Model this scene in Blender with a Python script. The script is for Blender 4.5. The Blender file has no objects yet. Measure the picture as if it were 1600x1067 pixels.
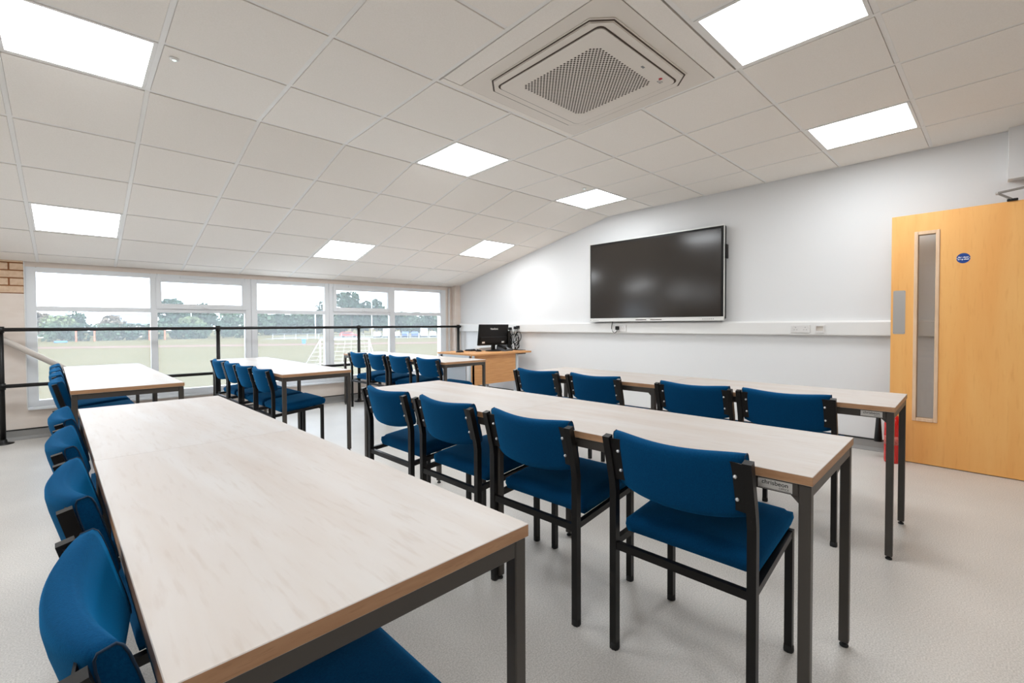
import bpy, bmesh, math, random
from mathutils import Vector, Matrix
random.seed(7)
SC = bpy.context.scene
COL = SC.collection

# ------------------------------------------------------------------ camera
CAMH = 1.131
fw = Vector((0.70760, 0.70629, -0.02120)).normalized()
rt = Vector((0.70626, -0.70794, -0.00450)).normalized()
up = rt.cross(fw).normalized(); rt = fw.cross(up).normalized()
cam = bpy.data.cameras.new('camera'); camo = bpy.data.objects.new('camera', cam)
COL.objects.link(camo)
cam.sensor_width = 36.0; cam.lens = 717.57 / 1600 * 36.0
cam.shift_y = -(533.5 - 522.72) / 1600.0
cam.clip_start = 0.02; cam.clip_end = 1500
camo.matrix_world = Matrix(((rt.x, up.x, -fw.x, 0), (rt.y, up.y, -fw.y, 0), (rt.z, up.z, -fw.z, CAMH), (0, 0, 0, 1)))
SC.camera = camo

# ------------------------------------------------------------------ light: overcast sky, exposure (the LED panels light from their own builder)
SKY_STRENGTH = 5.2
LED_STRENGTH = 16.5
w = bpy.data.worlds.new('overcast_sky'); SC.world = w; w.use_nodes = True
bg = w.node_tree.nodes['Background']
bg.inputs['Color'].default_value = (0.81, 0.935, 1.07, 1); bg.inputs['Strength'].default_value = SKY_STRENGTH
SC.view_settings.view_transform = 'Standard'; SC.view_settings.look = 'None'
SC.view_settings.exposure = 0.0; SC.view_settings.gamma = 1.0; SC.view_settings.use_curve_mapping = False

# ------------------------------------------------------------------ materials
def srgb(r, g, b):
    f = lambda c: (c/255/12.92) if c/255 <= .04045 else ((c/255+.055)/1.055)**2.4
    return (f(r), f(g), f(b), 1)
def mat(name, col, rough=.5, metal=0, spec=.5, coat=0, sheen=0, noise=None, bump=None, emis=None):
    m = bpy.data.materials.new(name); m.use_nodes = True
    nt = m.node_tree; b = nt.nodes['Principled BSDF']
    b.inputs['Base Color'].default_value = col; b.inputs['Roughness'].default_value = rough
    b.inputs['Metallic'].default_value = metal; b.inputs['Specular IOR Level'].default_value = spec
    b.inputs['Coat Weight'].default_value = coat; b.inputs['Sheen Weight'].default_value = sheen
    if emis: b.inputs['Emission Color'].default_value = emis[0]; b.inputs['Emission Strength'].default_value = emis[1]
    if noise or bump:
        tc = nt.nodes.new('ShaderNodeTexCoord')
        def nz(scale, detail, stretch):
            mp = nt.nodes.new('ShaderNodeMapping'); nt.links.new(tc.outputs['Object'], mp.inputs['Vector'])
            mp.inputs['Scale'].default_value = stretch
            n = nt.nodes.new('ShaderNodeTexNoise'); n.inputs['Scale'].default_value = scale; n.inputs['Detail'].default_value = detail
            nt.links.new(mp.outputs['Vector'], n.inputs['Vector']); return n
        if noise:
            col2, scale, detail, stretch, lo, hi = noise
            n = nz(scale, detail, stretch)
            r = nt.nodes.new('ShaderNodeValToRGB'); r.color_ramp.elements[0].position = lo; r.color_ramp.elements[1].position = hi
            r.color_ramp.elements[0].color = col; r.color_ramp.elements[1].color = col2
            nt.links.new(n.outputs['Fac'], r.inputs['Fac']); nt.links.new(r.outputs['Color'], b.inputs['Base Color'])
        if bump:
            scale, detail, stretch, st = bump
            n = nz(scale, detail, stretch); bp = nt.nodes.new('ShaderNodeBump'); bp.inputs['Strength'].default_value = st
            bp.inputs['Distance'].default_value = .002
            nt.links.new(n.outputs['Fac'], bp.inputs['Height']); nt.links.new(bp.outputs['Normal'], b.inputs['Normal'])
    return m
M = {}
M['wall'] = mat('wall_paint', (.80, .80, .80, 1), .75, bump=(90, 3, (1, 1, 1), .08))
M['cream'] = mat('cream_painted_brick', srgb(238, 226, 216), .8, noise=(srgb(232, 218, 206), 6, 4, (1, 1, 2), .3, .7), bump=(14, 5, (1, 1, 4), .5))
M['brick'] = mat('buff_brick', srgb(232, 204, 176), .9, noise=(srgb(214, 180, 148), 30, 4, (1, 1, 1), .3, .75), bump=(60, 4, (1, 1, 1), .5))
M['mortar'] = mat('mortar', srgb(165, 110, 72), .95, bump=(80, 4, (1, 1, 1), .5))
M['tile'] = mat('ceiling_tile', srgb(246, 240, 233), .95, spec=.2, noise=(srgb(242, 236, 228), 160, 3, (1, 1, 1), .35, .65), bump=(220, 2, (1, 1, 1), .10))
M['tee'] = mat('grid_metal', srgb(240, 237, 233), .5, spec=.4)
M['plenum'] = mat('plenum', (.05, .045, .04, 1), .9)
M['upvc'] = mat('white_upvc', (.84, .86, .88, 1), .35)
M['black'] = mat('black_metal', (.005, .0042, .004, 1), .38, spec=.32)
M['rail'] = mat('rail_black', (.006, .005, .0045, 1), .38, spec=.35)
M['frame'] = mat('table_frame', (.055, .047, .040, 1), .42, spec=.5)
M['rubber'] = mat('black_rubber', (.012, .012, .012, 1), .7)
M['bolt'] = mat('bolt_steel', (.85, .85, .85, 1), .25, metal=.6)
M['fabric'] = mat('blue_fabric', (.0005, .044, .124, 1), .9, spec=.08, sheen=0, noise=((.001, .060, .162, 1), 260, 2, (1, 1, 1), .3, .75), bump=(600, 2, (1, 1, 1), .35))
fb = M['fabric'].node_tree.nodes['Principled BSDF']; fb.inputs['Sheen Weight'].default_value = .5; fb.inputs['Sheen Tint'].default_value = (.01, .33, .75, 1); fb.inputs['Sheen Roughness'].default_value = .4
M['piping'] = mat('seam_dark', (.002, .02, .05, 1), .8)
M['steel'] = mat('brushed_steel', (.50, .47, .44, 1), .45, metal=.7, bump=(60, 3, (1, 30, 1), .1))
M['arm_steel'] = mat('arm_steel', (.22, .20, .18, 1), .4, metal=.8)
M['plastic_white'] = mat('white_plastic', (.82, .81, .79, 1), .4)
M['ac_white'] = mat('ac_plastic', srgb(230, 222, 212), .45)
M['black_plastic'] = mat('black_plastic', (.005, .0045, .004, 1), .4, spec=.28)
M['screen'] = mat('screen_glass', (.026, .021, .017, 1), .15, spec=.55)
M['silver'] = mat('silver_trim', (.78, .77, .74, 1), .35, metal=.2)
M['desk_wood'] = mat('desk_beech', srgb(222, 164, 106), .45, noise=(srgb(206, 146, 90), 5, 4, (1, 8, 14), .3, .7))
M['desk_grey'] = mat('desk_grey_metal', (.60, .64, .68, 1), .4)
M['pale_wood'] = mat('pale_beading', srgb(232, 200, 168), .45, noise=(srgb(222, 186, 150), 9, 3, (8, 8, 1), .3, .7))
M['sign_blue'] = mat('sign_blue', srgb(8, 62, 140), .4)
M['white_print'] = mat('white_print', (.85, .85, .85, 1), .5)
M['black_print'] = mat('black_print', (.01, .01, .01, 1), .5)
M['plate'] = mat('label_plate', (.62, .60, .57, 1), .4, metal=.3)
M['red'] = mat('extinguisher_red', srgb(205, 14, 8), .25, coat=.4)
M['red_print'] = mat('red_print', srgb(190, 20, 40), .4)
M['grey_print'] = mat('grey_print', (.25, .25, .25, 1), .5)
M['label_cream'] = mat('cream_label', srgb(205, 196, 186), .5)
M['label_red'] = mat('label_red', srgb(190, 60, 50), .4, noise=(srgb(215, 150, 140), 90, 2, (1, 1, 3), .45, .7))
M['skirt'] = mat('skirting_vinyl', srgb(150, 148, 145), .4)
M['handrail'] = mat('beige_tube', srgb(214, 204, 194), .4)
M['dark_hole'] = mat('dark_recess', (.085, .062, .046, 1), .9)
M['socket'] = mat('socket_plastic', (.76, .74, .72, 1), .35)

M['brickwork'] = mat('fair_faced_brickwork', srgb(150, 136, 124), .9, noise=(srgb(128, 114, 102), 3, 5, (1, 1, 3), .3, .7), bump=(14, 4, (1, 1, 4), .6))
# table laminate: pale limed oak, grain along the length (local y)
def wood(name, c1, c2, c3, stretch, scale, rough):
    m = bpy.data.materials.new(name); m.use_nodes = True; nt = m.node_tree; b = nt.nodes['Principled BSDF']
    tc = nt.nodes.new('ShaderNodeTexCoord'); mp = nt.nodes.new('ShaderNodeMapping'); mp.inputs['Scale'].default_value = stretch
    nt.links.new(tc.outputs['Object'], mp.inputs['Vector'])
    n1 = nt.nodes.new('ShaderNodeTexNoise'); n1.inputs['Scale'].default_value = scale; n1.inputs['Detail'].default_value = 6; n1.inputs['Distortion'].default_value = .6
    n2 = nt.nodes.new('ShaderNodeTexNoise'); n2.inputs['Scale'].default_value = scale*7; n2.inputs['Detail'].default_value = 4
    for n in (n1, n2): nt.links.new(mp.outputs['Vector'], n.inputs['Vector'])
    r1 = nt.nodes.new('ShaderNodeValToRGB'); e = r1.color_ramp.elements; e[0].position = .3; e[0].color = c1; e[1].position = .72; e[1].color = c2
    nt.links.new(n1.outputs['Fac'], r1.inputs['Fac'])
    r2 = nt.nodes.new('ShaderNodeValToRGB'); e = r2.color_ramp.elements; e[0].position = .55; e[0].color = (0, 0, 0, 1); e[1].position = .8; e[1].color = (.55, .55, .55, 1)
    nt.links.new(n2.outputs['Fac'], r2.inputs['Fac'])
    mx = nt.nodes.new('ShaderNodeMix'); mx.data_type = 'RGBA'
    nt.links.new(r2.outputs['Color'], mx.inputs[0]); nt.links.new(r1.outputs['Color'], mx.inputs[6]); mx.inputs[7].default_value = c3
    nt.links.new(mx.outputs[2], b.inputs['Base Color'])
    b.inputs['Roughness'].default_value = rough
    return m
M['laminate'] = wood('limed_oak_laminate', srgb(206, 200, 195), srgb(198, 186, 176), srgb(184, 168, 155), (9, 1.0, 9), 1.3, .47)
M['edge_wood'] = wood('oak_edge_band', srgb(190, 148, 112), srgb(166, 122, 86), srgb(140, 98, 66), (3, 3, 26), 2.0, .5)
M['door_wood'] = wood('honey_veneer', srgb(248, 190, 114), srgb(242, 174, 96), srgb(226, 152, 76), (5, 5, .55), 1.6, .42)

# floor: speckled grey safety vinyl with weld seams
def floor_mat():
    m = bpy.data.materials.new('grey_vinyl'); m.use_nodes = True; nt = m.node_tree; b = nt.nodes['Principled BSDF']
    tc = nt.nodes.new('ShaderNodeTexCoord')
    n = nt.nodes.new('ShaderNodeTexNoise'); n.inputs['Scale'].default_value = 190; n.inputs['Detail'].default_value = 2
    nt.links.new(tc.outputs['Object'], n.inputs['Vector'])
    r = nt.nodes.new('ShaderNodeValToRGB'); e = r.color_ramp.elements
    e[0].position = .36; e[0].color = srgb(194, 189, 182); e[1].position = .64; e[1].color = srgb(222, 217, 211)
    nt.links.new(n.outputs['Fac'], r.inputs['Fac'])
    n3 = nt.nodes.new('ShaderNodeTexNoise'); n3.inputs['Scale'].default_value = 2.2; n3.inputs['Detail'].default_value = 4
    nt.links.new(tc.outputs['Object'], n3.inputs['Vector'])
    mr = nt.nodes.new('ShaderNodeMapRange'); mr.inputs[1].default_value = .3; mr.inputs[2].default_value = .7; mr.inputs[3].default_value = .93; mr.inputs[4].default_value = 1.04
    nt.links.new(n3.outputs['Fac'], mr.inputs[0])
    mul = nt.nodes.new('ShaderNodeMix'); mul.data_type = 'RGBA'; mul.blend_type = 'MULTIPLY'; mul.inputs[0].default_value = 1
    nt.links.new(r.outputs['Color'], mul.inputs[6]); nt.links.new(mr.outputs[0], mul.inputs[7])
    sp = nt.nodes.new('ShaderNodeSeparateXYZ'); nt.links.new(tc.outputs['Object'], sp.inputs[0])
    a = nt.nodes.new('ShaderNodeMath'); a.operation = 'ADD'; a.inputs[1].default_value = 20.295 + .003; nt.links.new(sp.outputs['Y'], a.inputs[0])
    mo = nt.nodes.new('ShaderNodeMath'); mo.operation = 'MODULO'; mo.inputs[1].default_value = 2.1; nt.links.new(a.outputs[0], mo.inputs[0])
    lt = nt.nodes.new('ShaderNodeMath'); lt.operation = 'LESS_THAN'; lt.inputs[1].default_value = .006; nt.links.new(mo.outputs[0], lt.inputs[0])
    mx = nt.nodes.new('ShaderNodeMix'); mx.data_type = 'RGBA'; mx.inputs[7].default_value = srgb(205, 202, 196)
    nt.links.new(lt.outputs[0], mx.inputs[0]); nt.links.new(mul.outputs[2], mx.inputs[6]); nt.links.new(mx.outputs[2], b.inputs['Base Color'])
    b.inputs['Roughness'].default_value = .38; b.inputs['Specular IOR Level'].default_value = .5
    bp = nt.nodes.new('ShaderNodeBump'); bp.inputs['Strength'].default_value = .03; bp.inputs['Distance'].default_value = .001
    nt.links.new(n.outputs['Fac'], bp.inputs['Height']); nt.links.new(bp.outputs['Normal'], b.inputs['Normal'])
    return m
M['floor'] = floor_mat()
# window glass: clear, a little gloss and a translucent veil imitating washed-out glare and haze
def glass_mat(name, veil, tint=(1, 1, 1, 1)):
    m = bpy.data.materials.new(name); m.use_nodes = True; nt = m.node_tree
    for n in list(nt.nodes): nt.nodes.remove(n)
    out = nt.nodes.new('ShaderNodeOutputMaterial'); tr = nt.nodes.new('ShaderNodeBsdfTransparent'); tr.inputs[0].default_value = tint
    tl = nt.nodes.new('ShaderNodeBsdfTranslucent'); tl.inputs[0].default_value = (.95, .97, .97, 1)
    gl = nt.nodes.new('ShaderNodeBsdfGlossy'); gl.inputs['Roughness'].default_value = .02
    m1 = nt.nodes.new('ShaderNodeMixShader'); m1.inputs[0].default_value = veil
    nt.links.new(tr.outputs[0], m1.inputs[1]); nt.links.new(tl.outputs[0], m1.inputs[2])
    fr = nt.nodes.new('ShaderNodeFresnel'); fr.inputs['IOR'].default_value = 1.35
    m2 = nt.nodes.new('ShaderNodeMixShader'); nt.links.new(fr.outputs[0], m2.inputs[0])
    nt.links.new(m1.outputs[0], m2.inputs[1]); nt.links.new(gl.outputs[0], m2.inputs[2]); nt.links.new(m2.outputs[0], out.inputs[0])
    return m
M['glass'] = glass_mat('window_glass', .125)
M['door_glass'] = glass_mat('door_glass', .01, (.99, .99, .985, 1))
def emit_mat(name, col, s):
    m = bpy.data.materials.new(name); m.use_nodes = True; b = m.node_tree.nodes['Principled BSDF']
    b.inputs['Base Color'].default_value = (.8, .8, .8, 1); b.inputs['Emission Color'].default_value = col; b.inputs['Emission Strength'].default_value = s
    return m
M['led'] = emit_mat('led_diffuser', (.955, 1, 1.035, 1), LED_STRENGTH)
M['led_small'] = emit_mat('indicator_light', (.7, 1, .9, 1), 2.0)
# outside
M['grass'] = mat('dry_grass', srgb(90, 82, 56), 1.0, spec=0, noise=(srgb(98, 88, 64), .12, 5, (1, 1, 1), .3, .7))
M['bounce_slab'] = mat('pale_bounce', srgb(205, 205, 202), 1.0, spec=0)  # surface of the added slab that reflects daylight indoors
M['track'] = mat('red_track', srgb(112, 88, 80), 1.0, spec=0)
M['tarmac'] = mat('pale_tarmac', srgb(105, 105, 105), 1.0, spec=0)
def leaf(n, c): M[n] = mat(n, c, .9, spec=.1)
leaf('leaf_dark', srgb(62, 80, 64)); leaf('leaf_mid', srgb(78, 94, 72)); leaf('leaf_pale', srgb(108, 116, 82)); leaf('leaf_rust', srgb(116, 102, 86))
M['bark'] = mat('bark', srgb(90, 78, 66), .95)
M['car_white'] = mat('car_white', (.8, .8, .82, 1), .3); M['car_blue'] = mat('car_blue', srgb(40, 70, 130), .3)
M['car_silver'] = mat('car_silver', (.5, .52, .55, 1), .3); M['car_red'] = mat('car_red', srgb(190, 50, 40), .3)
M['car_glass'] = mat('car_glass', (.04, .05, .06, 1), .15)
M['goal_white'] = mat('goal_white', (.85, .85, .85, 1), .5); M['blue_plastic'] = mat('blue_plastic', srgb(70, 130, 200), .5)
M['orange'] = mat('orange_paint', srgb(215, 110, 80), .6); M['house_wall'] = mat('house_wall', srgb(200, 190, 180), .9); M['roof'] = mat('slate_roof', srgb(120, 130, 150), .8)
M['galv'] = mat('galvanised', (.55, .57, .58, 1), .5)

# ------------------------------------------------------------------ helpers
def link(o, parent=None):
    COL.objects.link(o)
    if parent is not None: o.parent = parent
    return o
def mobj(name, bm, m, parent=None, smooth=False, loc=None, rot=None):
    me = bpy.data.meshes.new(name); bmesh.ops.recalc_face_normals(bm, faces=bm.faces); bm.to_mesh(me); bm.free()
    if m: me.materials.append(m)
    if smooth:
        me.polygons.foreach_set('use_smooth', [True]*len(me.polygons))
    o = link(bpy.data.objects.new(name, me), parent)
    if loc: o.location = loc
    if rot: o.rotation_euler = rot
    return o
def sobj(name, me, parent=None, loc=(0, 0, 0), rot=(0, 0, 0)):
    o = link(bpy.data.objects.new(name, me), parent); o.location = loc; o.rotation_euler = rot; return o
def tag(o, label=None, cat=None, group=None, kind=None):
    if label: o['label'] = label
    if cat: o['category'] = cat
    if group: o['group'] = group
    if kind: o['kind'] = kind
    return o
def thing(name, label, cat, loc=(0, 0, 0), rz=0, group=None):
    o = bpy.data.objects.new(name, None); COL.objects.link(o); o.location = loc; o.rotation_euler = (0, 0, rz); o.empty_display_size = .1
    return tag(o, label, cat, group)
def copy_tree(o, parent=None):
    c = o.copy(); COL.objects.link(c); c.parent = parent
    for ch in o.children: copy_tree(ch, c)
    return c
def B(): return bmesh.new()
def box(bm, x0, x1, y0, y1, z0, z1, bev=0, seg=1):
    r = bmesh.ops.create_cube(bm, size=1); vs = r['verts']
    for v in vs: v.co = Vector(((x0+x1)/2 + v.co.x*(x1-x0), (y0+y1)/2 + v.co.y*(y1-y0), (z0+z1)/2 + v.co.z*(z1-z0)))
    if bev > 0:
        es = list({e for v in vs for e in v.link_edges})
        bmesh.ops.bevel(bm, geom=es, offset=bev, segments=seg, profile=.6, affect='EDGES', clamp_overlap=True)
    return bm
def hexa(bm, P):
    """8 corner points: bottom 4 (ccw) then top 4"""
    v = [bm.verts.new(q) for q in P]
    for f in ((3, 2, 1, 0), (4, 5, 6, 7), (0, 1, 5, 4), (1, 2, 6, 5), (2, 3, 7, 6), (3, 0, 4, 7)): bm.faces.new([v[i] for i in f])
    return bm
def tube(bm, pts, r, n=8, closed=False, square=None):
    pts = [Vector(q) for q in pts]; rings = []
    N = len(pts)
    for i, q in enumerate(pts):
        a = pts[(i-1) % N] if (closed or i > 0) else q; c = pts[(i+1) % N] if (closed or i < N-1) else q
        d = (c-a).normalized()
        ref = Vector((0, 0, 1)) if abs(d.z) < .9 else Vector((0, 1, 0))
        s = d.cross(ref).normalized(); t = s.cross(d).normalized()
        if square:
            hx, hy = square; ring = [q+s*(sx*hx)+t*(sy*hy) for sx, sy in ((-1, -1), (1, -1), (1, 1), (-1, 1))]
        else:
            ring = [q+(s*math.cos(2*math.pi*k/n)+t*math.sin(2*math.pi*k/n))*r for k in range(n)]
        rings.append([bm.verts.new(p) for p in ring])
    m = len(rings[0])
    for i in range(N if closed else N-1):
        A = rings[i]; C2 = rings[(i+1) % N]
        for k in range(m): bm.faces.new((A[k], A[(k+1) % m], C2[(k+1) % m], C2[k]))
    if not closed: bm.faces.new(rings[0][::-1]); bm.faces.new(rings[-1])
    return bm
def lathe(bm, prof, n=20, c=(0, 0, 0)):
    rings = [[bm.verts.new((c[0]+r*math.cos(2*math.pi*k/n), c[1]+r*math.sin(2*math.pi*k/n), c[2]+z)) for k in range(n)] for r, z in prof]
    for A, C2 in zip(rings, rings[1:]):
        for k in range(n): bm.faces.new((A[k], A[(k+1) % n], C2[(k+1) % n], C2[k]))
    bm.faces.new(rings[0][::-1]); bm.faces.new(rings[-1]); return bm
def prism(bm, poly, z0, z1):
    a = [bm.verts.new((x, y, z0)) for x, y in poly]; b = [bm.verts.new((x, y, z1)) for x, y in poly]; n = len(poly)
    for k in range(n): bm.faces.new((a[k], a[(k+1) % n], b[(k+1) % n], b[k]))
    bm.faces.new(a[::-1]); bm.faces.new(b); return bm
def text_obj(name, s, size, m, parent, mw, depth=.0004, bold=0):
    cu = bpy.data.curves.new(name, 'FONT'); cu.body = s; cu.size = size; cu.align_x = 'CENTER'; cu.align_y = 'CENTER'; cu.extrude = depth; cu.offset = bold
    t = bpy.data.objects.new(name, cu); COL.objects.link(t); bpy.context.view_layer.update()
    me = bpy.data.meshes.new_from_object(t.evaluated_get(bpy.context.evaluated_depsgraph_get())); bpy.data.objects.remove(t); me.name = name
    me.materials.clear(); me.materials.append(m)
    o = link(bpy.data.objects.new(name, me), parent); o.matrix_local = mw; return o
def basis(X, Y, Z, o): return Matrix(((X[0], Y[0], Z[0], o[0]), (X[1], Y[1], Z[1], o[1]), (X[2], Y[2], Z[2], o[2]), (0, 0, 0, 1)))

# ------------------------------------------------------------------ the room shell
XW = 5.144                       # wall with the screen
XL, YB = -5.2, -2.05            # walls behind and beside the camera
WY = lambda x, d=0: 6.77 - .045*x + d    # inner face of the window side
def struct(o): o['kind'] = 'structure'; return o
bm = B(); box(bm, XL-.2, XW+.2, YB-.2, 7.1, -.15, 0); struct(mobj('floor', bm, M['floor']))
bm = B(); box(bm, XW, XW+.2, YB-.2, 7.0, 0, 2.85); struct(mobj('wall_right', bm, M['wall']))
bm = B(); box(bm, XL-.2, XL, YB-.2, 7.0, 0, 2.85); struct(mobj('wall_left', bm, M['brickwork']))
bm = B(); box(bm, XL-.2, XW+.2, YB-.2, YB, 0, 2.85); struct(mobj('wall_back', bm, M['brickwork']))
def wbox(bm, x0, x1, d0, d1, z0, z1):
    return hexa(bm, [(x0, WY(x0, d0), z0), (x1, WY(x1, d0), z0), (x1, WY(x1, d1), z0), (x0, WY(x0, d1), z0),
                     (x0, WY(x0, d0), z1), (x1, WY(x1, d0), z1), (x1, WY(x1, d1), z1), (x0, WY(x0, d1), z1)])
# window side: cream painted brickwork with a bare patch of brick above the painted part
bm = B(); wbox(bm, XL, -3.12, -.03, .25, 0, 2.2); wbox(bm, -3.12, -1.08, -.03, .25, 0, .303); wbox(bm, -3.12, -1.08, 0, .25, 1.745, 2.2); wbox(bm, -1.08, -.186, -.03, .25, 0, 1.466); wbox(bm, -.186, 4.909, -.03, .25, 0, .303); wbox(bm, -.186, 4.909, 0, .25, 1.745, 2.2)
wbox(bm, 4.909, 5.03, 0, .25, 0, 2.2); wbox(bm, 5.03, XW, -.11, .25, 0, 2.2)
wf = struct(mobj('wall_front', bm, M['cream']))
bm = B(); wbox(bm, -1.08, -.190, -.022, .25, 1.466, 2.2)
struct(mobj('mortar_bed', bm, M['mortar'], wf)); wf.children[0]['kind'] = 'structure'
mb = {}
def brick(x0, x1, z0):
    ln = round(x1-x0, 3)
    if ln not in mb:
        b2 = B(); box(b2, 0, ln, 0, .03, 0, .065, .004); me = bpy.data.meshes.new('brick'); b2.to_mesh(me); b2.free(); me.materials.append(M['brick']); mb[ln] = me
    sobj('brick', mb[ln], wf, (x0, WY((x0+x1)/2, -.032), z0), (0, 0, -.045))
for c in range(5):
    z0 = 1.474 + c*.0765
    if z0 > 1.79: break
    xe = -.192
    if c % 2: brick(xe-.095, xe, z0); xe -= .107
    while xe-.215 > -1.075: brick(xe-.215, xe, z0); xe -= .227
# skirtings: coved vinyl with a black capping strip
def skirt(name, P0, P1, nrm):
    P0 = Vector(P0); P1 = Vector(P1); n = Vector(nrm); b2 = B()
    prof = [(.0, .095), (.004, .095), (.004, .03), (.012, .012), (.03, .003), (.03, 0), (0, 0)]
    A = [b2.verts.new(P0+n*a+Vector((0, 0, z))) for a, z in prof]; C2 = [b2.verts.new(P1+n*a+Vector((0, 0, z))) for a, z in prof]
    k = len(prof)
    for i in range(k): b2.faces.new((A[i], A[(i+1) % k], C2[(i+1) % k], C2[i]))
    b2.faces.new(A[::-1]); b2.faces.new(C2)
    o = struct(mobj(name, b2, M['skirt']))
    b3 = B(); d = .007
    hexa(b3, [P0+Vector((0, 0, .094)), P1+Vector((0, 0, .094)), P1+n*d+Vector((0, 0, .094)), P0+n*d+Vector((0, 0, .094)),
              P0+Vector((0, 0, .106)), P1+Vector((0, 0, .106)), P1+n*d+Vector((0, 0, .106)), P0+n*d+Vector((0, 0, .106))])
    mobj('capping_strip', b3, M['rubber'], o)
skirt('baseboard_right', (XW, -.2, 0), (XW, 6.42, 0), (-1, 0, 0))
skirt('baseboard_front', (XL, WY(XL, -.03), 0), (5.03, WY(5.03, -.03), 0), (-.045, -1, 0))
# boxed-in corner beside the open door
bm = B(); box(bm, XW-.10, XW, YB, -.187, 2.198, 2.62); o = struct(mobj('trim_1', bm, M['wall']))
bm = B(); box(bm, XW-.097, XW, YB, -.60, 0, 2.194); mobj('lower_boxing', bm, M['wall'], o)
# white beading on the corner of the brick pier, conduits in the far corner
bm = B(); box(bm, -.192, -.184, WY(-.19)-.036, WY(-.19)+.02, .303, 1.79); struct(mobj('trim_2', bm, M['plastic_white']))
bm = B(); tube(bm, [(4.965, WY(4.965, -.02), 0.1), (4.965, WY(4.965, -.02), 1.78)], .016, 10); struct(mobj('trim_3', bm, M['plastic_white'], smooth=True))

# ------------------------------------------------------------------ suspended ceiling (grid turned slightly against the walls; slopes down to the windows)
T, TJ = .6, .616
P13, P8, P15, P16, ZC = .0123, .2238, .0252, -.0339, 1.4052 + CAMH
def G(i, j, dz=0):
    a = P13 if j <= 0 else P8
    y0 = TJ*j*math.cos(a); z = ZC - TJ*j*math.sin(a)
    x = -T*i + P15*y0; y = y0 + P16*x
    return Vector((x + 4.6276, y + 3.341, z + dz))
IL, JB, JF = 16, -9, 5.35
def i_at_wall(j, x=XW):
    y0 = TJ*j*math.cos(P13 if j <= 0 else P8)
    return -((x-4.6276) - P15*y0)/T
def j_at_front(i):
    lo, hi = 4.0, 7.0
    for _ in range(40):
        m_ = (lo+hi)/2; q = G(i, m_)
        if q.y < WY(q.x, -.005): lo = m_
        else: hi = m_
    return lo
bm = B()
for j0, j1 in ((JB-.3, 0), (0, 5.9)):
    P = [G(-1.2, j0, .035), G(IL+.6, j0, .035), G(IL+.6, j1, .035), G(-1.2, j1, .035)]
    hexa(bm, P + [q+Vector((0, 0, .1)) for q in P])
ceil = struct(mobj('ceiling', bm, M['plenum']))
GAP = .012/T
def slab(bm, i0, i1, j0, j1, z0, z1, org=Vector((0, 0, 0))):
    P = [G(i0, j0)-org, G(i1, j0)-org, G(i1, j1)-org, G(i0, j1)-org]
    return hexa(bm, [q+Vector((0, 0, z0)) for q in P] + [q+Vector((0, 0, z1)) for q in P])
LIGHTS = {(0, -1), (3, -1), (7, -1), (0, -5), (3, -5), (7, -5), (0, 2), (3, 3), (7, 3), (3, -9), (7, -9), (11, -5), (11, -1), (11, 3), (14, -1), (14, 3)}
AC = {(3, -3), (4, -3), (3, -4), (4, -4)}
tmesh = {}
for j in range(JB, 6):
    for i in range(-1, IL):
        if (i, j) in LIGHTS or (i, j) in AC: continue
        i0, i1, j0, j1 = i, i+1, j, j+1
        part = False
        if i == -1: i0 = max(i_at_wall(j), i_at_wall(j+1))+.01; part = True
        if j == 5: j1 = min(j_at_front(i0), j_at_front(i1))-.01; part = True
        g = .0125/T
        a0, a1, b0, b1 = i0+(g if i > -1 else .03), i1-g, j0+g, j1-g
        if b1-b0 < .05 or a1-a0 < .05: continue
        org = G((a0+a1)/2, (b0+b1)/2)
        key = None if part else (j >= 0)
        if key is None or key not in tmesh:
            b2 = B(); slab(b2, a0, a1, b0, b1, -.0035, .016, org)
            bmesh.ops.bevel(b2, geom=[e for e in b2.edges], offset=.0015, segments=1, affect='EDGES')
            bmesh.ops.recalc_face_normals(b2, faces=b2.faces)
            me = bpy.data.meshes.new('ceiling_tile'); b2.to_mesh(me); b2.free(); me.materials.append(M['tile'])
            if key is not None: tmesh[key] = me
        else: me = tmesh[key]
        sobj('ceiling_tile', me, ceil, org)
h = .0115/T
for i in range(0, IL+1):
    def runner(j0, j1):
        b2 = B(); slab(b2, i-h, i+h, j0, j1, 0, .03); mobj('grid_runner', b2, M['tee'], ceil)
    if i == 4: runner(JB, -4); runner(-2, 0)
    else: runner(JB, 0)
    runner(0, j_at_front(i)-.005)
for j in range(JB, 6):
    hj = .0115/TJ
    def cross(i0, i1):
        b2 = B(); slab(b2, i0, i1, j-hj, j+hj, .0012, .028); mobj('cross_runner', b2, M['tee'], ceil)
    if j == -3: cross(i_at_wall(j)+.005, 3); cross(5, IL)
    else: cross(i_at_wall(j)+.005, IL)
# wall angle along the screen wall and the window side
b2 = B()
for j0, j1 in ((JB, 0), (0, 5.2)):
    P = [(XW-.022, j0), (XW, j0), (XW, j1), (XW-.022, j1)]
    q = []
    for x, j in P: g_ = G(i_at_wall(j, x), j); q.append(Vector((x, g_.y, g_.z)))
    hexa(b2, [v+Vector((0, 0, -.001)) for v in q] + [v+Vector((0, 0, .02)) for v in q])
mobj('wall_angle', b2, M['tee'], ceil)

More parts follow.
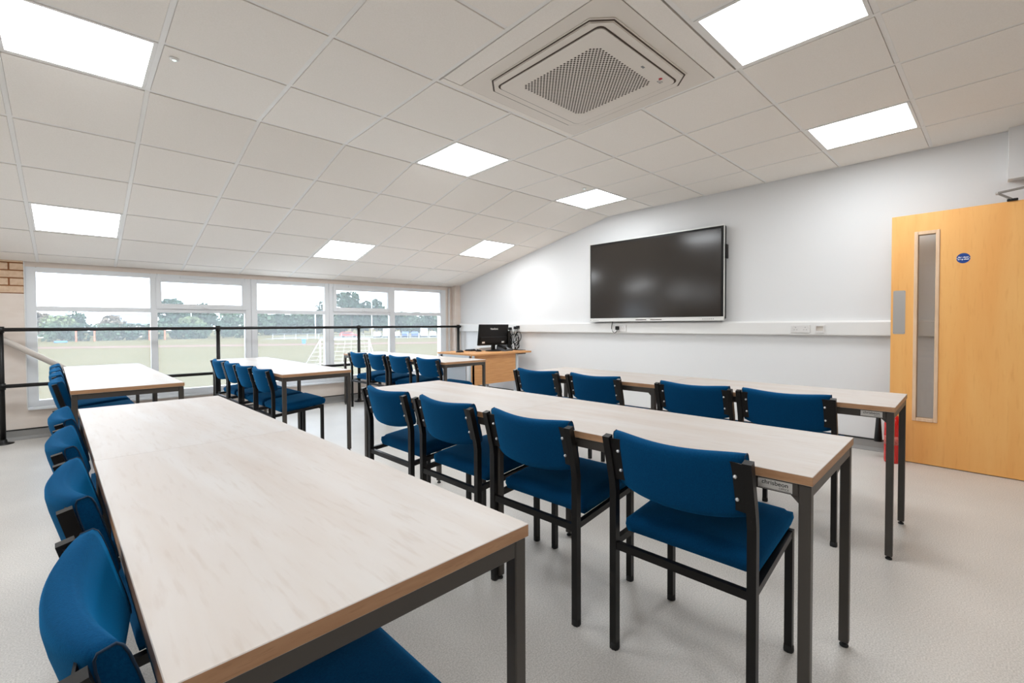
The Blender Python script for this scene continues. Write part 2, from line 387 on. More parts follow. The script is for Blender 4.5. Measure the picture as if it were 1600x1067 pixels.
# LED panels
lab = {(0, -1): 'square ceiling light above and left of the wall screen', (3, -1): 'square ceiling light just beyond the air conditioner, mid room',
       (7, -1): 'large square ceiling light in the top left corner of the picture', (0, -5): 'square ceiling light above the wooden door',
       (3, -5): 'large square ceiling light between the air conditioner and the door light', (7, -5): 'square ceiling light straight above the camera',
       (0, 2): 'small far ceiling light nearest the far end of the screen wall', (3, 3): 'small far ceiling light above the middle windows',
       (7, 3): 'ceiling light above the left hand window beside the brick', (3, -9): 'square ceiling light behind the camera on the right', (7, -9): 'square ceiling light behind the camera on the left',
       (11, -5): 'square ceiling light out of frame, nearest row, first left of the camera', (11, -1): 'square ceiling light out of frame, middle row, first left of the camera', (11, 3): 'square ceiling light out of frame, window row, first left of the brick pier',
       (14, -1): 'square ceiling light out of frame, middle row, farthest left', (14, 3): 'square ceiling light out of frame, window row, farthest left'}
for (i, j) in sorted(LIGHTS):
    org = G(i+.5, j+.5)
    t = thing('ceiling_light', lab[(i, j)], 'ceiling light', org, 0, 'square LED ceiling panels')
    g = .0125/T; k = .017/T
    b2 = B(); slab(b2, i+g, i+1-g, j+g, j+1-g, .001, .016, org); mobj('tray', b2, M['tee'], t)
    for a0, a1, b0, b1 in ((i+g, i+1-g, j+g, j+g+k), (i+g, i+1-g, j+1-g-k, j+1-g), (i+g, i+g+k, j+g+k, j+1-g-k), (i+1-g-k, i+1-g, j+g+k, j+1-g-k)):
        b2 = B(); slab(b2, a0, a1, b0, b1, -.003, .001, org); mobj('frame', b2, M['tee'], t)
    b2 = B(); slab(b2, i+g+k, i+1-g-k, j+g+k, j+1-g-k, -.0015, .0005, org); mobj('diffuser', b2, M['led'], t)

# ceiling cassette air conditioner in a two-by-two tile opening
acx = (G(4, -3) - G(5, -3)).normalized(); acy = (G(4, -2.5) - G(4, -3.5)).normalized(); acz = acx.cross(acy).normalized(); acy = acz.cross(acx)
aco = G(4, -3)
ac = thing('air_conditioner', 'beige square cassette air conditioner with perforated grille in the ceiling', 'air conditioner')
ac.matrix_world = basis(acx, acy, acz, aco)
OFF = (.062, .038)
def sq(r, cx=0, cy=0): return [(cx-r, cy-r), (cx+r, cy-r), (cx+r, cy+r), (cx-r, cy+r)]
def octo(r, c, cx=OFF[0], cy=OFF[1]):
    return [(cx-r+c, cy-r), (cx+r-c, cy-r), (cx+r, cy-r+c), (cx+r, cy+r-c), (cx+r-c, cy+r), (cx-r+c, cy+r), (cx-r, cy+r-c), (cx-r, cy-r+c)]
# filler strips around the fascia
cx, cy = OFF; r = .522
for nm, (x0, x1, y0, y1) in {'a': (-.588, .588, -.60, cy-r-.002), 'b': (-.588, .588, cy+r+.002, .60), 'c': (-.588, cx-r-.002, cy-r, cy+r), 'd': (cx+r+.002, .588, cy-r, cy+r)}.items():
    b2 = B(); box(b2, x0+.002, x1-.002, y0+.002, y1-.002, -.004, .012); mobj('filler_strip', b2, M['tile'], ac)
def ring(bm, outer, inner, zo, zi, back=None):
    a = [bm.verts.new((x, y, zo)) for x, y in outer]; b = [bm.verts.new((x, y, zi)) for x, y in inner]; n = len(a)
    for k in range(n): bm.faces.new((a[k], a[(k+1) % n], b[(k+1) % n], b[k]))
    if back is not None:
        c2 = [bm.verts.new((x, y, back)) for x, y in outer]
        for k in range(n): bm.faces.new((c2[k], c2[(k+1) % n], a[(k+1) % n], a[k]))
    return bm
def rsq(r, c, n=4, cx=OFF[0], cy=OFF[1]):
    out = []
    for q, (sx, sy) in enumerate(((1, 1), (-1, 1), (-1, -1), (1, -1))):
        for k in range(n+1):
            t_ = math.pi/2*(q + k/n); out.append((cx+sx*(r-c)+c*math.cos(t_), cy+sy*(r-c)+c*math.sin(t_)))
    return out
b2 = B(); prism(b2, octo(.522, .001), -.006, .01); mobj('fascia', b2, M['ac_white'], ac)
b2 = B(); prism(b2, octo(.440, .085), -.010, -.006); mobj('surround', b2, M['ac_white'], ac)
b2 = B(); prism(b2, octo(.433, .083), -.0112, -.010); mobj('outer_groove', b2, M['dark_hole'], ac)
b2 = B(); prism(b2, octo(.425, .081), -.017, -.0105); bmesh.ops.bevel(b2, geom=[e for e in b2.edges if all(v.co.z < -.0165 for v in e.verts)], offset=.004, segments=2, affect='EDGES'); mobj('louvre_band', b2, M['ac_white'], ac)
b2 = B(); prism(b2, rsq(.377, .035), -.0180, -.0165); mobj('inner_groove', b2, M['dark_hole'], ac)
# intake panel with the perforated field cut through it
GR = .282; N = 46
b2 = B(); zz = -.0225
ring(b2, rsq(.368, .035, 4), rsq(GR+.0, .001, 4), zz, zz, -.017); mobj('intake_panel', b2, M['ac_white'], ac)
b2 = B(); st = 2*GR/N; hole = st*.40
for a in range(N):
    for c in range(N):
        x0, y0 = OFF[0]-GR+a*st, OFF[1]-GR+c*st
        u_, v_ = abs(a+.5-N/2)/(N/2), abs(c+.5-N/2)/(N/2)
        P = [(x0, y0), (x0+st, y0), (x0+st, y0+st), (x0, y0+st)]
        if (a+c) % 2 and 0 < a < N-1 and 0 < c < N-1 and u_**6+v_**6 < 1.15:
            mx_, my_ = x0+st/2, y0+st/2; hh = st*.46
            Q = [(mx_-hh, my_-hh), (mx_+hh, my_-hh), (mx_+hh, my_+hh), (mx_-hh, my_+hh)]
            A = [b2.verts.new((x, y, zz)) for x, y in P]; C2 = [b2.verts.new((x, y, zz)) for x, y in Q]
            for k in range(4): b2.faces.new((A[k], A[(k+1) % 4], C2[(k+1) % 4], C2[k]))
        else: b2.faces.new([b2.verts.new((x, y, zz)) for x, y in P])
mobj('grille', b2, M['ac_white'], ac)
b2 = B(); box(b2, OFF[0]-GR, OFF[0]+GR, OFF[1]-GR, OFF[1]+GR, -.0195, -.0185); mobj('grille_backing', b2, M['dark_hole'], ac)
# maker's mark: red disc and grey letters, and a small indicator
b2 = B(); lathe(b2, [(.011, -.0006), (.011, 0)], 16, (0, 0, 0)); mobj('badge_dot', b2, M['red_print'], ac, loc=(.325, -.288, zz-.0002))
text_obj('badge_letters', 'LG', .03, M['grey_print'], ac, basis((1, 0, 0), (0, -1, 0), (0, 0, -1), (.352, -.268, zz-.0006)), bold=.0006)
b2 = B(); box(b2, .13, .155, -.290, -.277, zz-.001, zz); mobj('indicator_window', b2, M['grey_print'], ac)
# small sensors
for pos, l in (((.481, 2.98), 'small round indicator lamp on a ceiling tile beside the large left light'), ((3.916, 2.842), 'tiny round indicator lamp beside the light left of the screen')):
    z = ZC - .0125*(pos[1]-3.4) - .0035
    t = thing('ceiling_sensor', l, 'sensor', (pos[0], pos[1], z), 0, 'ceiling indicator lamps')
    b2 = B(); lathe(b2, [(.012, -.009), (.020, -.006), (.022, 0), (.02, .002)], 20); mobj('bezel', b2, M['plastic_white'], t, True)
    b2 = B(); lathe(b2, [(.004, -.0125), (.008, -.010), (.008, -.008)], 14); mobj('lens', b2, M['led_small'], t, True)

# ------------------------------------------------------------------ windows
def pane(x0, x1, d, z0, z1, parent):
    b2 = B(); b2.faces.new([b2.verts.new((x, WY(x, d), z)) for x, z in ((x0, z0), (x1, z0), (x1, z1), (x0, z1))]); return mobj('pane', b2, M['glass'], parent)
def window(name, lights, x0, x1, z0=.303, z1=1.745):
    """lights: list of (gx0,gx1,kind) for one tall pane below and one above; kind 'fixed' or 'sash'"""
    FD0, FD1 = -.005, .065
    root = None
    def bar(a0, a1, c0, c1, nm='frame_bar', d0=FD0, d1=FD1, parent=None, m='upvc'):
        b2 = B(); wbox(b2, a0, a1, d0, d1, c0, c1)
        bmesh.ops.bevel(b2, geom=[e for e in b2.edges], offset=.004, segments=2, affect='EDGES')
        return mobj(nm, b2, M[m], parent)
    root = bar(x0, lights[0][0], z0, z1, name); root.name = name; struct(root)
    for k, (g0, g1, kind) in enumerate(lights):
        nx = lights[k+1][0] if k+1 < len(lights) else x1
        bar(g1, nx, z0, z1, 'mullion', parent=root)
        bar(g0, g1, z0, .378, 'bottom_rail', parent=root); bar(g0, g1, 1.294, 1.345, 'transom', parent=root); bar(g0, g1, 1.694, z1, 'head_rail', parent=root)
        pane(g0-.004, g1+.004, .027, .374, 1.298, root)
        if kind == 'fixed':
            pane(g0-.004, g1+.004, .027, 1.341, 1.698, root)
        else:
            s0, s1, q0, q1 = g0-.012, g1+.012, 1.336, 1.704
            sash = bar(s0, s0+.05, q0, q1, 'sash', -.022, .05, root)
            bar(s1-.05, s1, q0, q1, 'sash_stile', -.022, .05, sash); bar(s0+.05, s1-.05, q0, q0+.062, 'sash_rail', -.022, .05, sash); bar(s0+.05, s1-.05, q1-.05, q1, 'sash_rail', -.022, .05, sash)
            pane(s0+.046, s1-.046, .02, q0+.058, q1-.046, sash)
            hx = (s0+s1)/2+.02
            b2 = B(); wbox(b2, hx-.045, hx+.02, -.034, -.022, q0+.02, q0+.04); wbox(b2, hx-.02, hx+.02, -.05, -.034, q0+.014, q0+.03); mobj('handle', b2, M['upvc'], sash)
            b2 = B(); wbox(b2, g0+.22, g1-.22, -.018, -.004, 1.706, 1.728); mobj('trickle_vent', b2, M['upvc'], root)
    b2 = B(); wbox(b2, x0, x1, -.075, .03, z0-.012, z0+.012); bmesh.ops.bevel(b2, geom=[e for e in b2.edges], offset=.004, segments=2, affect='EDGES'); mobj('sill', b2, M['upvc'], root)
    return root
window('window_1', [(-.106, .813, 'fixed'), (.877, 1.783, 'sash')], -.184, 1.852)
window('window_4', [(-3.04, -2.14, 'sash'), (-2.07, -1.16, 'fixed')], -3.118, -1.082)
window('window_2', [(1.927, 2.806, 'fixed')], 1.854, 2.866)
window('window_3', [(2.935, 3.838, 'sash'), (3.925, 4.802, 'fixed')], 2.868, 4.909)

# ------------------------------------------------------------------ black guard rail in front of the windows
RY = lambda x: 6.59 - .045*x
t = thing('guard_rail', 'black tubular guard rail with two bars running in front of the windows', 'railing', (0, 0, 0))
def rail(z, x0, x1, r, nm):
    b2 = B(); tube(b2, [(x0, RY(x0), z), (x1, RY(x1), z)], r, 12); mobj(nm, b2, M['rail'], t, True)
rail(1.106, -3.93, 5.12, .0185, 'top_bar'); rail(.557, -3.93, 5.04, .0185, 'lower_bar')
for x in (-3.93, -2.141, -.352, 1.437, 3.226, 5.04):
    b2 = B(); tube(b2, [(x, RY(x), .0), (x, RY(x), 1.11)], .0215, 12); po = mobj('post', b2, M['rail'], t, True)
    for z in (1.106, .557):
        b2 = B(); tube(b2, [(x, RY(x), z-.032), (x, RY(x), z+.030)], .028, 12); mobj('clamp', b2, M['rail'], po, True)
    b2 = B(); lathe(b2, [(.075, 0), (.075, .008), (.03, .012), (.028, .04), (.022, .045)], 18, (x, RY(x), 0)); mobj('base_flange', b2, M['rail'], po, True)
t = thing('handrail', 'sloping beige tube handrail fixed to the cream pier behind the guard rail', 'handrail')
HP = [(-1.1, WY(-1.1, -.10), 1.565), (.24, WY(.24, -.10), .585)]
b2 = B(); tube(b2, HP, .028, 14); mobj('tube', b2, M['handrail'], t, True)
for x, z in ((-.36, 1.025), (-1.0, 1.49)):
    b2 = B(); tube(b2, [(x, WY(x, -.10), z), (x, WY(x, -.03), z-.03)], .010, 8); mobj('bracket', b2, M['black'], t, True)
b2 = B(); tube(b2, [(.24, WY(.24, -.10), .585), (.24, WY(.24, -.10), 0)], .028, 14); mobj('newel_leg', b2, M['handrail'], t, True)

# ------------------------------------------------------------------ tables
HT = .734
def frame_table(W=.585, L=1.212):
    """origin at floor centre; length along y"""
    t = thing('table', 'x', 'table')
    b2 = B(); box(b2, -W/2, W/2, -L/2, L/2, HT-.0255, HT, .0012); top = mobj('tabletop', b2, M['laminate'], t); top.data.materials.append(M['edge_wood'])
    for p in top.data.polygons:
        if abs(p.normal.z) < .5: p.material_index = 1
    S = .029
    leg = None
    for sx in (-1, 1):
        for sy in (-1, 1):
            x, y = sx*(W/2-.004-S/2), sy*(L/2-.004-S/2)
            if leg is None:
                b2 = B(); box(b2, -S/2, S/2, -S/2, S/2, .017, HT-.0257, .0025, 1); l = mobj('leg', b2, M['frame'], t, loc=(x, y, 0)); leg = l.data
                b2 = B(); lathe(b2, [(.013, 0), (.014, .004), (.012, .008), (.006, .009), (.006, .0175)], 12); ft = mobj('foot', b2, M['rubber'], l, True); foot = ft.data
            else:
                l = sobj('leg', leg, t, (x, y, 0)); sobj('foot', foot, l)
    for sx in (-1, 1):
        x = sx*(W/2-.004-S/2); b2 = B(); box(b2, x-.0135, x+.0135, -L/2+.004+S, L/2-.004-S, HT-.0257-.034, HT-.0257, .002); mobj('side_rail', b2, M['frame'], t)
    for sy in (-1, 1):
        y = sy*(L/2-.004-S/2); b2 = B(); box(b2, -W/2+.004+S, W/2-.004-S, y-.0135, y+.0135, HT-.0257-.034, HT-.0257, .002); mobj('end_rail', b2, M['frame'], t)
    # small weld gussets at the rail corners
    for sx in (-1, 1):
        for sy in (-1, 1):
            x, y = sx*(W/2-.004-S/2), sy*(L/2-.004-S)
            b2 = B(); z = HT-.0597
            a = [b2.verts.new((x+d, y, z)) for d in (-.009, .009)]; c = [b2.verts.new((x+d, y-sy*.02, z)) for d in (-.009, .009)]; e = [b2.verts.new((x+d, y, z-.02)) for d in (-.009, .009)]
            b2.faces.new((a[0], c[0], e[0])); b2.faces.new((a[1], e[1], c[1])); b2.faces.new((a[0], a[1], c[1], c[0])); b2.faces.new((c[0], c[1], e[1], e[0])); b2.faces.new((e[0], e[1], a[1], a[0]))
            mobj('gusset', b2, M['frame'], t)
    return t
proto = frame_table()
L = 1.212
TABLES = [  # centre x, near-end y, dx, rz, label
 (.3735, .620, 0, 'pale oak table filling the lower left foreground, nearest the camera'),
 (.3745, 1.8325, 0, 'pale oak table end to end beyond the lower left foreground table'),
 (1.671, .283, 0, 'pale oak table with maker plate, near half of the middle row'),
 (1.672, 1.4955, 0, 'pale oak table forming the far half of the middle row'),
 (3.09, .246, 0, 'pale oak table beside the wooden door, near half of the screen row'),
 (3.09, 1.463, -.004, 'pale oak table below the wall screen, far half of the screen row'),
 (.366, 3.94, 0, 'pale oak table by the left window, nearer of the left window pair'),
 (.366, 5.154, 0, 'pale oak table closest to the left window glass, farther of its pair'),
 (1.607, 3.945, .0, 'pale oak table in the middle of the window end, nearer of its pair'),
 (1.625, 5.16, -.01, 'pale oak table in the middle of the window end, against the guard rail'),
 (3.235, 3.945, 0, 'pale oak table directly in front of the teacher desk'),
 (3.245, 5.16, 0, 'pale oak table between the guard rail and the teacher desk'),
]
tabs = []
for k, (x, y0, rz, lb) in enumerate(TABLES):
    t = proto if k == 0 else copy_tree(proto)
    t.location = (x, y0+L/2, 0); t.rotation_euler = (0, 0, rz); tag(t, lb, 'table', 'oak tables with grey steel frames'); tabs.append(t)
# maker plates on the left rail of the two tables of the rows towards the screen
for k in (2, 4):
    x0 = -.585/2 + .004 + .001; yc = -L/2+.004+.029+.056; zc = HT-.0257-.017
    b2 = B(); box(b2, x0-.0012, x0, yc-.042, yc+.042, zc-.0135, zc+.0135); pl = mobj('maker_plate', b2, M['plate'], tabs[k]); pl['label'] = 'small silver plate with black lettering'
    R_ = lambda dy, dz: basis((0, -1, 0), (0, 0, 1), (-1, 0, 0), (x0-.0013, yc-dy, zc+dz))
    text_obj('plate_lettering', 'chrisbeon', .0165, M['black_print'], pl, R_(0, .0045), .0001, .00015)
    text_obj('plate_lettering', 'OFFICE', .0075, M['black_print'], pl, R_(.022, -.0068), .0001, 0)
    b2 = B(); box(b2, x0-.0014, x0-.0012, yc-.04, yc+.04, zc-.0125, zc-.0115); mobj('plate_rule', b2, M['black_print'], pl)

# ------------------------------------------------------------------ chairs (origin: floor below the rear legs, facing +x)
def make_chair():
    t = thing('chair', 'x', 'chair')
    HW = .223                       # half distance of the legs
    # seat pad
    b2 = B(); nx, ny = 14, 14; D0, D1, W2 = .066, .438, .216
    top, bot = {}, {}
    for a in range(nx+1):
        for c in range(ny+1):
            u_, v_ = a/nx*2-1, c/ny*2-1
            # squircle footprint
            def ease(q): return math.copysign(abs(q)**.7, q)
            k = (1-(abs(u_)**8+abs(v_)**8))
            x = (D0+D1)/2 + ease(u_)*(D1-D0)/2; y = ease(v_)*W2
            edge = max(abs(u_), abs(v_))
            hgt = .452 + .036*(x-D0)/(D1-D0) + .008*(1-u_**4)*(1-v_**4)
            dropT = .012*max(0, (edge-.84)/.16)**2
            ins = 1 - .0*edge
            top[a, c] = b2.verts.new((x, y, hgt-dropT)); 
            bi = .975 if edge > .99 else 1
            xb = (D0+D1)/2 + (x-(D0+D1)/2)*.98; yb = y*.98
            bot[a, c] = b2.verts.new((xb, yb, .388 + .008*max(0, (edge-.86)/.14)**2 + .036*(x-D0)/(D1-D0)))
    for a in range(nx):
        for c in range(ny):
            b2.faces.new((top[a, c], top[a+1, c], top[a+1, c+1], top[a, c+1])); b2.faces.new((bot[a, c], bot[a, c+1], bot[a+1, c+1], bot[a+1, c]))
    loop = [(a, 0) for a in range(nx)] + [(nx, c) for c in range(ny)] + [(a, ny) for a in range(nx, 0, -1)] + [(0, c) for c in range(ny, 0, -1)]
    n = len(loop)
    # belly of the side
    midr = []
    for q in loop:
        tq, bq = top[q].co, bot[q].co; mco = (tq*.55+bq*.45); cc = Vector(((D0+D1)/2, 0, mco.z)); dv = mco-cc; mid = cc + dv*1.012; mid.x += (tq.x-mco.x)*.9; mid.y += (tq.y-mco.y)*.9
        midr.append(b2.verts.new(mid))
    for k in range(n):
        q, q2 = loop[k], loop[(k+1) % n]
        b2.faces.new((top[q], midr[k], midr[(k+1) % n], top[q2])); b2.faces.new((midr[k], bot[q], bot[q2], midr[(k+1) % n]))
    seat = mobj('seat', b2, M['fabric'], t, True)
    # curved back pad, leaning back
    lean = math.radians(14.5); z0 = .578; Hh = .200
    b2 = B(); ns, rings = 20, []
    for s in range(ns+1):
        v_ = s/ns*2-1; y = v_*.209
        bow = -.040*(1-v_*v_)
        th = .033 + .019*(1-v_**4); hh = Hh - .012*(abs(v_)**6)
        drop = -.010*(1-v_*v_)      # lower edge hangs a little in the middle
        prof = []
        m_ = 16
        for k in range(m_):
            a = 2*math.pi*(k+.5)/m_; ca, sa = math.cos(a), math.sin(a); p_ = .42
            px = math.copysign(abs(ca)**p_, ca)*th/2; pz = math.copysign(abs(sa)**p_, sa)*hh/2
            prof.append((px, pz))
        ring_ = []
        for px, pz in prof:
            zc_ = pz + Hh/2 + (drop if pz < 0 else 0) - .006*(1-v_*v_)*(1 if pz > 0 else 0)
            X_ = .012 + px + bow - 0; Z_ = zc_
            ring_.append(b2.verts.new((X_*math.cos(lean) - Z_*math.sin(lean) + .019, y, z0 + Z_*math.cos(lean) + X_*math.sin(lean))))
        rings.append(ring_)
    for A, C2 in zip(rings, rings[1:]):
        for k in range(16): b2.faces.new((A[k], A[(k+1) % 16], C2[(k+1) % 16], C2[k]))
    capl = b2.faces.new(rings[0][::-1]); capr = b2.faces.new(rings[-1])
    endp = [[v.co.copy() for v in rings[0]], [v.co.copy() for v in rings[-1]]]
    back = mobj('backrest', b2, M['fabric'], t, True)
    me = back.data
    for p in me.polygons:
        if len(p.vertices) > 4: p.use_smooth = False
    for e_, sgn in zip(endp, (-1, 1)):
        b2 = B(); tube(b2, [q+Vector((0, sgn*.0005, 0)) for q in e_], .0018, 5, closed=True); mobj('piping', b2, M['piping'], back, True)
    # frame
    for sy in (-1, 1):
        y = sy*HW
        b2 = B(); tube(b2, [(0, y, 0), (0, y, .56), (-.006, y, .60), (-.046, y, .755)], 0, square=(.0125, .0125))
        rl = mobj('rear_leg', b2, M['black'], t)
        b2 = B(); tube(b2, [(.41, y*.955, 0), (.41, y*.955, .424)], 0, square=(.012, .012)); fl = mobj('front_leg', b2, M['black'], t)
        for l_, x_, yy in ((rl, 0, y), (fl, .41, y*.955)):
            b2 = B(); lathe(b2, [(.0155, 0), (.0165, .006), (.0155, .022), (.012, .024)], 10, (x_, yy, 0)); mobj('foot_cap', b2, M['rubber'], l_, True)
        b2 = B(); tube(b2, [(.0, y, .376), (.41, y*.955, .412)], 0, square=(.010, .0115)); mobj('seat_rail', b2, M['black'], t)
        # fixing plate on the back of the pad, two bolts
        q0 = Vector((-.006, 0, .602)); q1 = Vector((-.0445, 0, .748)); dv = (q1-q0).normalized(); nv = Vector((-dv.z, 0, dv.x))
        yi, yo = sy*(HW-.012), sy*(HW-.052)
        b2 = B(); P = []
        for q in (q0, q1):
            for yy, off in ((yi, -.001), (yo, -.006)):
                for d_ in (0, .0035): P.append(q+nv*(.002+d_)+nv*off+Vector((0, yy, 0)))
        v = [b2.verts.new(p) for p in P]
        for f in ((0, 2, 6, 4), (1, 5, 7, 3), (0, 1, 3, 2), (4, 6, 7, 5), (0, 4, 5, 1), (2, 3, 7, 6)): b2.faces.new([v[i] for i in f])
        pl = mobj('fixing_plate', b2, M['black'], t)
        for fr in (.25, .72):
            cpos = q0+(q1-q0)*fr+nv*.0065+nv*(-.003)+Vector((0, sy*(HW-.036), 0))
            b2 = B(); bmesh.ops.create_uvsphere(b2, u_segments=10, v_segments=6, radius=.0058)
            mobj('bolt', b2, M['bolt'], pl, True, loc=cpos)
        # visible rivet low on the leg
        b2 = B(); bmesh.ops.create_uvsphere(b2, u_segments=8, v_segments=5, radius=.004); mobj('rivet', b2, M['bolt'], rl, True, loc=(-.0125, y, .585))
    b2 = B(); tube(b2, [(0, -HW+.01, .368), (0, HW-.01, .368)], 0, square=(.0095, .0125)); mobj('rear_crossbar', b2, M['black'], t)
    b2 = B(); tube(b2, [(.41, -HW*.93, .395), (.41, HW*.93, .395)], 0, square=(.0095, .0095)); mobj('front_crossbar', b2, M['black'], t)
    return t
cproto = make_chair()
ROWS = [
 ('at the left foreground table', .055, [(.895, 0, 0), (1.535, 0, .01), (2.125, -.004, -.01), (2.70, 0, .01)]),
 ('at the middle row of tables', 1.371, [(.645, 0, 0), (1.262, .004, .01), (1.815, 0, -.01), (2.367, -.002, 0)]),
 ('at the row of tables below the wall screen', 2.785, [(.702, 0, 0), (1.195, -.005, .01), (1.925, 0, -.005), (2.477, 0, 0)]),
 ('at the left window tables', .05, [(4.44, 0, 0), (5.06, .0, 0), (5.59, 0, .01), (6.17, 0, 0)]),
 ('at the middle window tables', 1.295, [(4.335, 0, 0), (4.80, -.01, .02), (5.265, 0, -.02), (5.745, 0, .01)]),
 ('at the tables in front of the teacher desk', 2.94, [(4.235, 0, 0), (4.83, 0, .01), (5.36, 0, -.02), (5.86, 0, 0)]),
]
ORD = ['nearest to the camera', 'second from the camera', 'third from the camera', 'farthest from the camera']
first = True
for rn, xr, L_ in ROWS:
    for k, (yc, dx, rz) in enumerate(L_):
        c = cproto if first else copy_tree(cproto)
        first = False
        c.location = (xr+dx, yc, 0); c.rotation_euler = (0, 0, rz)
        tag(c, 'blue padded chair %s, %s' % (rn, ORD[k]), 'chair', 'blue padded chairs with black frames')

# ------------------------------------------------------------------ wall screen
t = thing('wall_screen', 'large dark interactive display with silver frame mounted on the white wall', 'display')
Y0, Y1, Z0, Z1 = 1.857, 3.581, 1.166, 2.186; XF = 5.045
b2 = B(); box(b2, XF+.012, XF+.085, Y0+.004, Y1-.004, Z0+.02, Z1-.004, .006); mobj('back_housing', b2, M['black_plastic'], t)
b2 = B(); box(b2, XF, XF+.03, Y0, Y1, Z0, Z0+.045, .003); bar_ = mobj('bottom_bar', b2, M['silver'], t)
b2 = B(); box(b2, XF, XF+.03, Y1-.013, Y1, Z0+.045, Z1); mobj('side_trim', b2, M['silver'], t)
b2 = B(); box(b2, XF, XF+.03, Y0, Y0+.003, Z0+.045, Z1); mobj('side_trim', b2, M['silver'], t)
b2 = B(); box(b2, XF, XF+.03, Y0+.003, Y1-.013, Z1-.010, Z1); mobj('top_trim', b2, M['silver'], t)
b2 = B(); box(b2, XF+.001, XF+.02, Y0+.003, Y1-.013, Z0+.045, Z1-.010); mobj('bezel', b2, M['black_plastic'], t)
b2 = B(); box(b2, XF-.0015, XF+.0015, Y0+.028, Y1-.030, Z0+.049, Z1-.035); mobj('screen', b2, M['screen'], t)
for a, b_ in ((2.756, 2.898), (2.56, 2.706)):
    b2 = B(); box(b2, XF-.001, XF+.004, a, b_, 1.181, 1.190); mobj('pen_slot', b2, M['dark_hole'], bar_)
for k in range(6):
    b2 = B(); tube(b2, [(XF-.0015, 1.966+k*.022, 1.186), (XF+.002, 1.966+k*.022, 1.186)], .0055, 10); mobj('button', b2, M['grey_print'], bar_)
for k in range(4):
    b2 = B(); box(b2, XF-.001, XF+.002, 3.44+k*.022, 3.45+k*.022, 1.180, 1.186); mobj('port', b2, M['grey_print'], bar_)
b2 = B(); box(b2, XF-.001, XF+.002, 3.557, 3.566, 1.184, 1.192); mobj('port', b2, M['dark_hole'], bar_)
b2 = B(); box(b2, XF+.03, XF+.085, Y0-.016, Y0+.006, 1.83, 1.98, .003); mobj('side_module', b2, M['black_plastic'], t)
b2 = B(); box(b2, XF+.08, XW, 2.35, 3.1, 1.4, 1.9); mobj('wall_bracket', b2, M['black_plastic'], t)
# dado trunking with sockets
b2 = B()
prof = [(-.0005, 1.02), (-.050, 1.020), (-.054, 1.028), (-.054, 1.140), (-.040, 1.157), (-.0005, 1.157)]
tr_ = B(); A = [tr_.verts.new((XW+a, .30, z)) for a, z in prof]; C2 = [tr_.verts.new((XW+a, 6.40, z)) for a, z in prof]
for k in range(len(prof)): tr_.faces.new((A[k], A[(k+1) % 6], C2[(k+1) % 6], C2[k]))
tr_.faces.new(A[::-1]); tr_.faces.new(C2); b2.free()
# runs on behind the open door as well
for v in A: v.co.y = -.18
trunk = tag(mobj('dado_trunking', tr_, M['plastic_white']), 'long white dado trunking running along the wall below the screen', 'trunking')
XT = XW-.054
def socket(y0, y1, z0, z1, label, gangs, plug=None):
    s = thing('wall_socket', label, 'socket', (0, 0, 0), 0, 'sockets on the wall trunking')
    b2 = B(); box(b2, XT-.008, XT, y0, y1, z0, z1, .002); fp = mobj('faceplate', b2, M['socket'], s)
    for k in range(gangs):
        yc = y0 + (y1-y0)*(k+.5)/gangs; zc = (z0+z1)/2
        for dy, dz, w_, h_ in ((0, .015, .005, .009), (-.011, -.007, .008, .004), (.011, -.007, .008, .004)):
            b2 = B(); box(b2, XT-.0088, XT-.0075, yc+dy-w_/2, yc+dy+w_/2, zc+dz-h_/2, zc+dz+h_/2); mobj('pin_slot', b2, M['grey_print'], fp)
        b2 = B(); box(b2, XT-.0115, XT-.007, yc+(.026 if k else -.026)*(1 if gangs > 1 else 0)-.005, yc+(.026 if k else -.026)*(1 if gangs > 1 else 0)+.005, zc+.012, zc+.028, .001); mobj('rocker_switch', b2, M['socket'], fp)
    return s
socket(3.05, 3.197, 1.040, 1.122, 'double wall socket with a black plug under the display', 2)
socket(1.077, 1.237, 1.042, 1.116, 'double wall socket between the display and the door', 2)
s = thing('data_outlet', 'small white recessed outlet box beside the double socket near the door', 'outlet')
for (a, b_, c, d) in ((.963, 1.037, 1.105, 1.116), (.963, 1.037, 1.042, 1.062), (.963, .972, 1.062, 1.105), (1.028, 1.037, 1.062, 1.105)):
    b2 = B(); box(b2, XT-.012, XT, a, b_, c, d); mobj('surround', b2, M['socket'], s)
b2 = B(); box(b2, XT-.003, XT, .972, 1.028, 1.062, 1.105); mobj('insert', b2, M['label_cream'], s)
s = thing('power_lead', 'black mains plug and lead hanging below the display', 'cable')
b2 = B(); box(b2, XT-.040, XT-.0121, 3.148, 3.192, 1.062, 1.108, .006, 2); mobj('plug', b2, M['black_plastic'], s)
b2 = B(); tube(b2, [(XT-.028, 3.17, 1.064), (XT-.028, 3.174, 1.045), (XT-.025, 3.19, 1.03), (XT-.022, 3.215, 1.022), (XT-.02, 3.24, 1.04), (XT-.018, 3.258, 1.08), (XT-.012, 3.258, 1.12), (XT-.004, 3.25, 1.17), (XT+.01, 3.24, 1.20)], .0042, 8); mobj('lead', b2, M['black_plastic'], s, True)

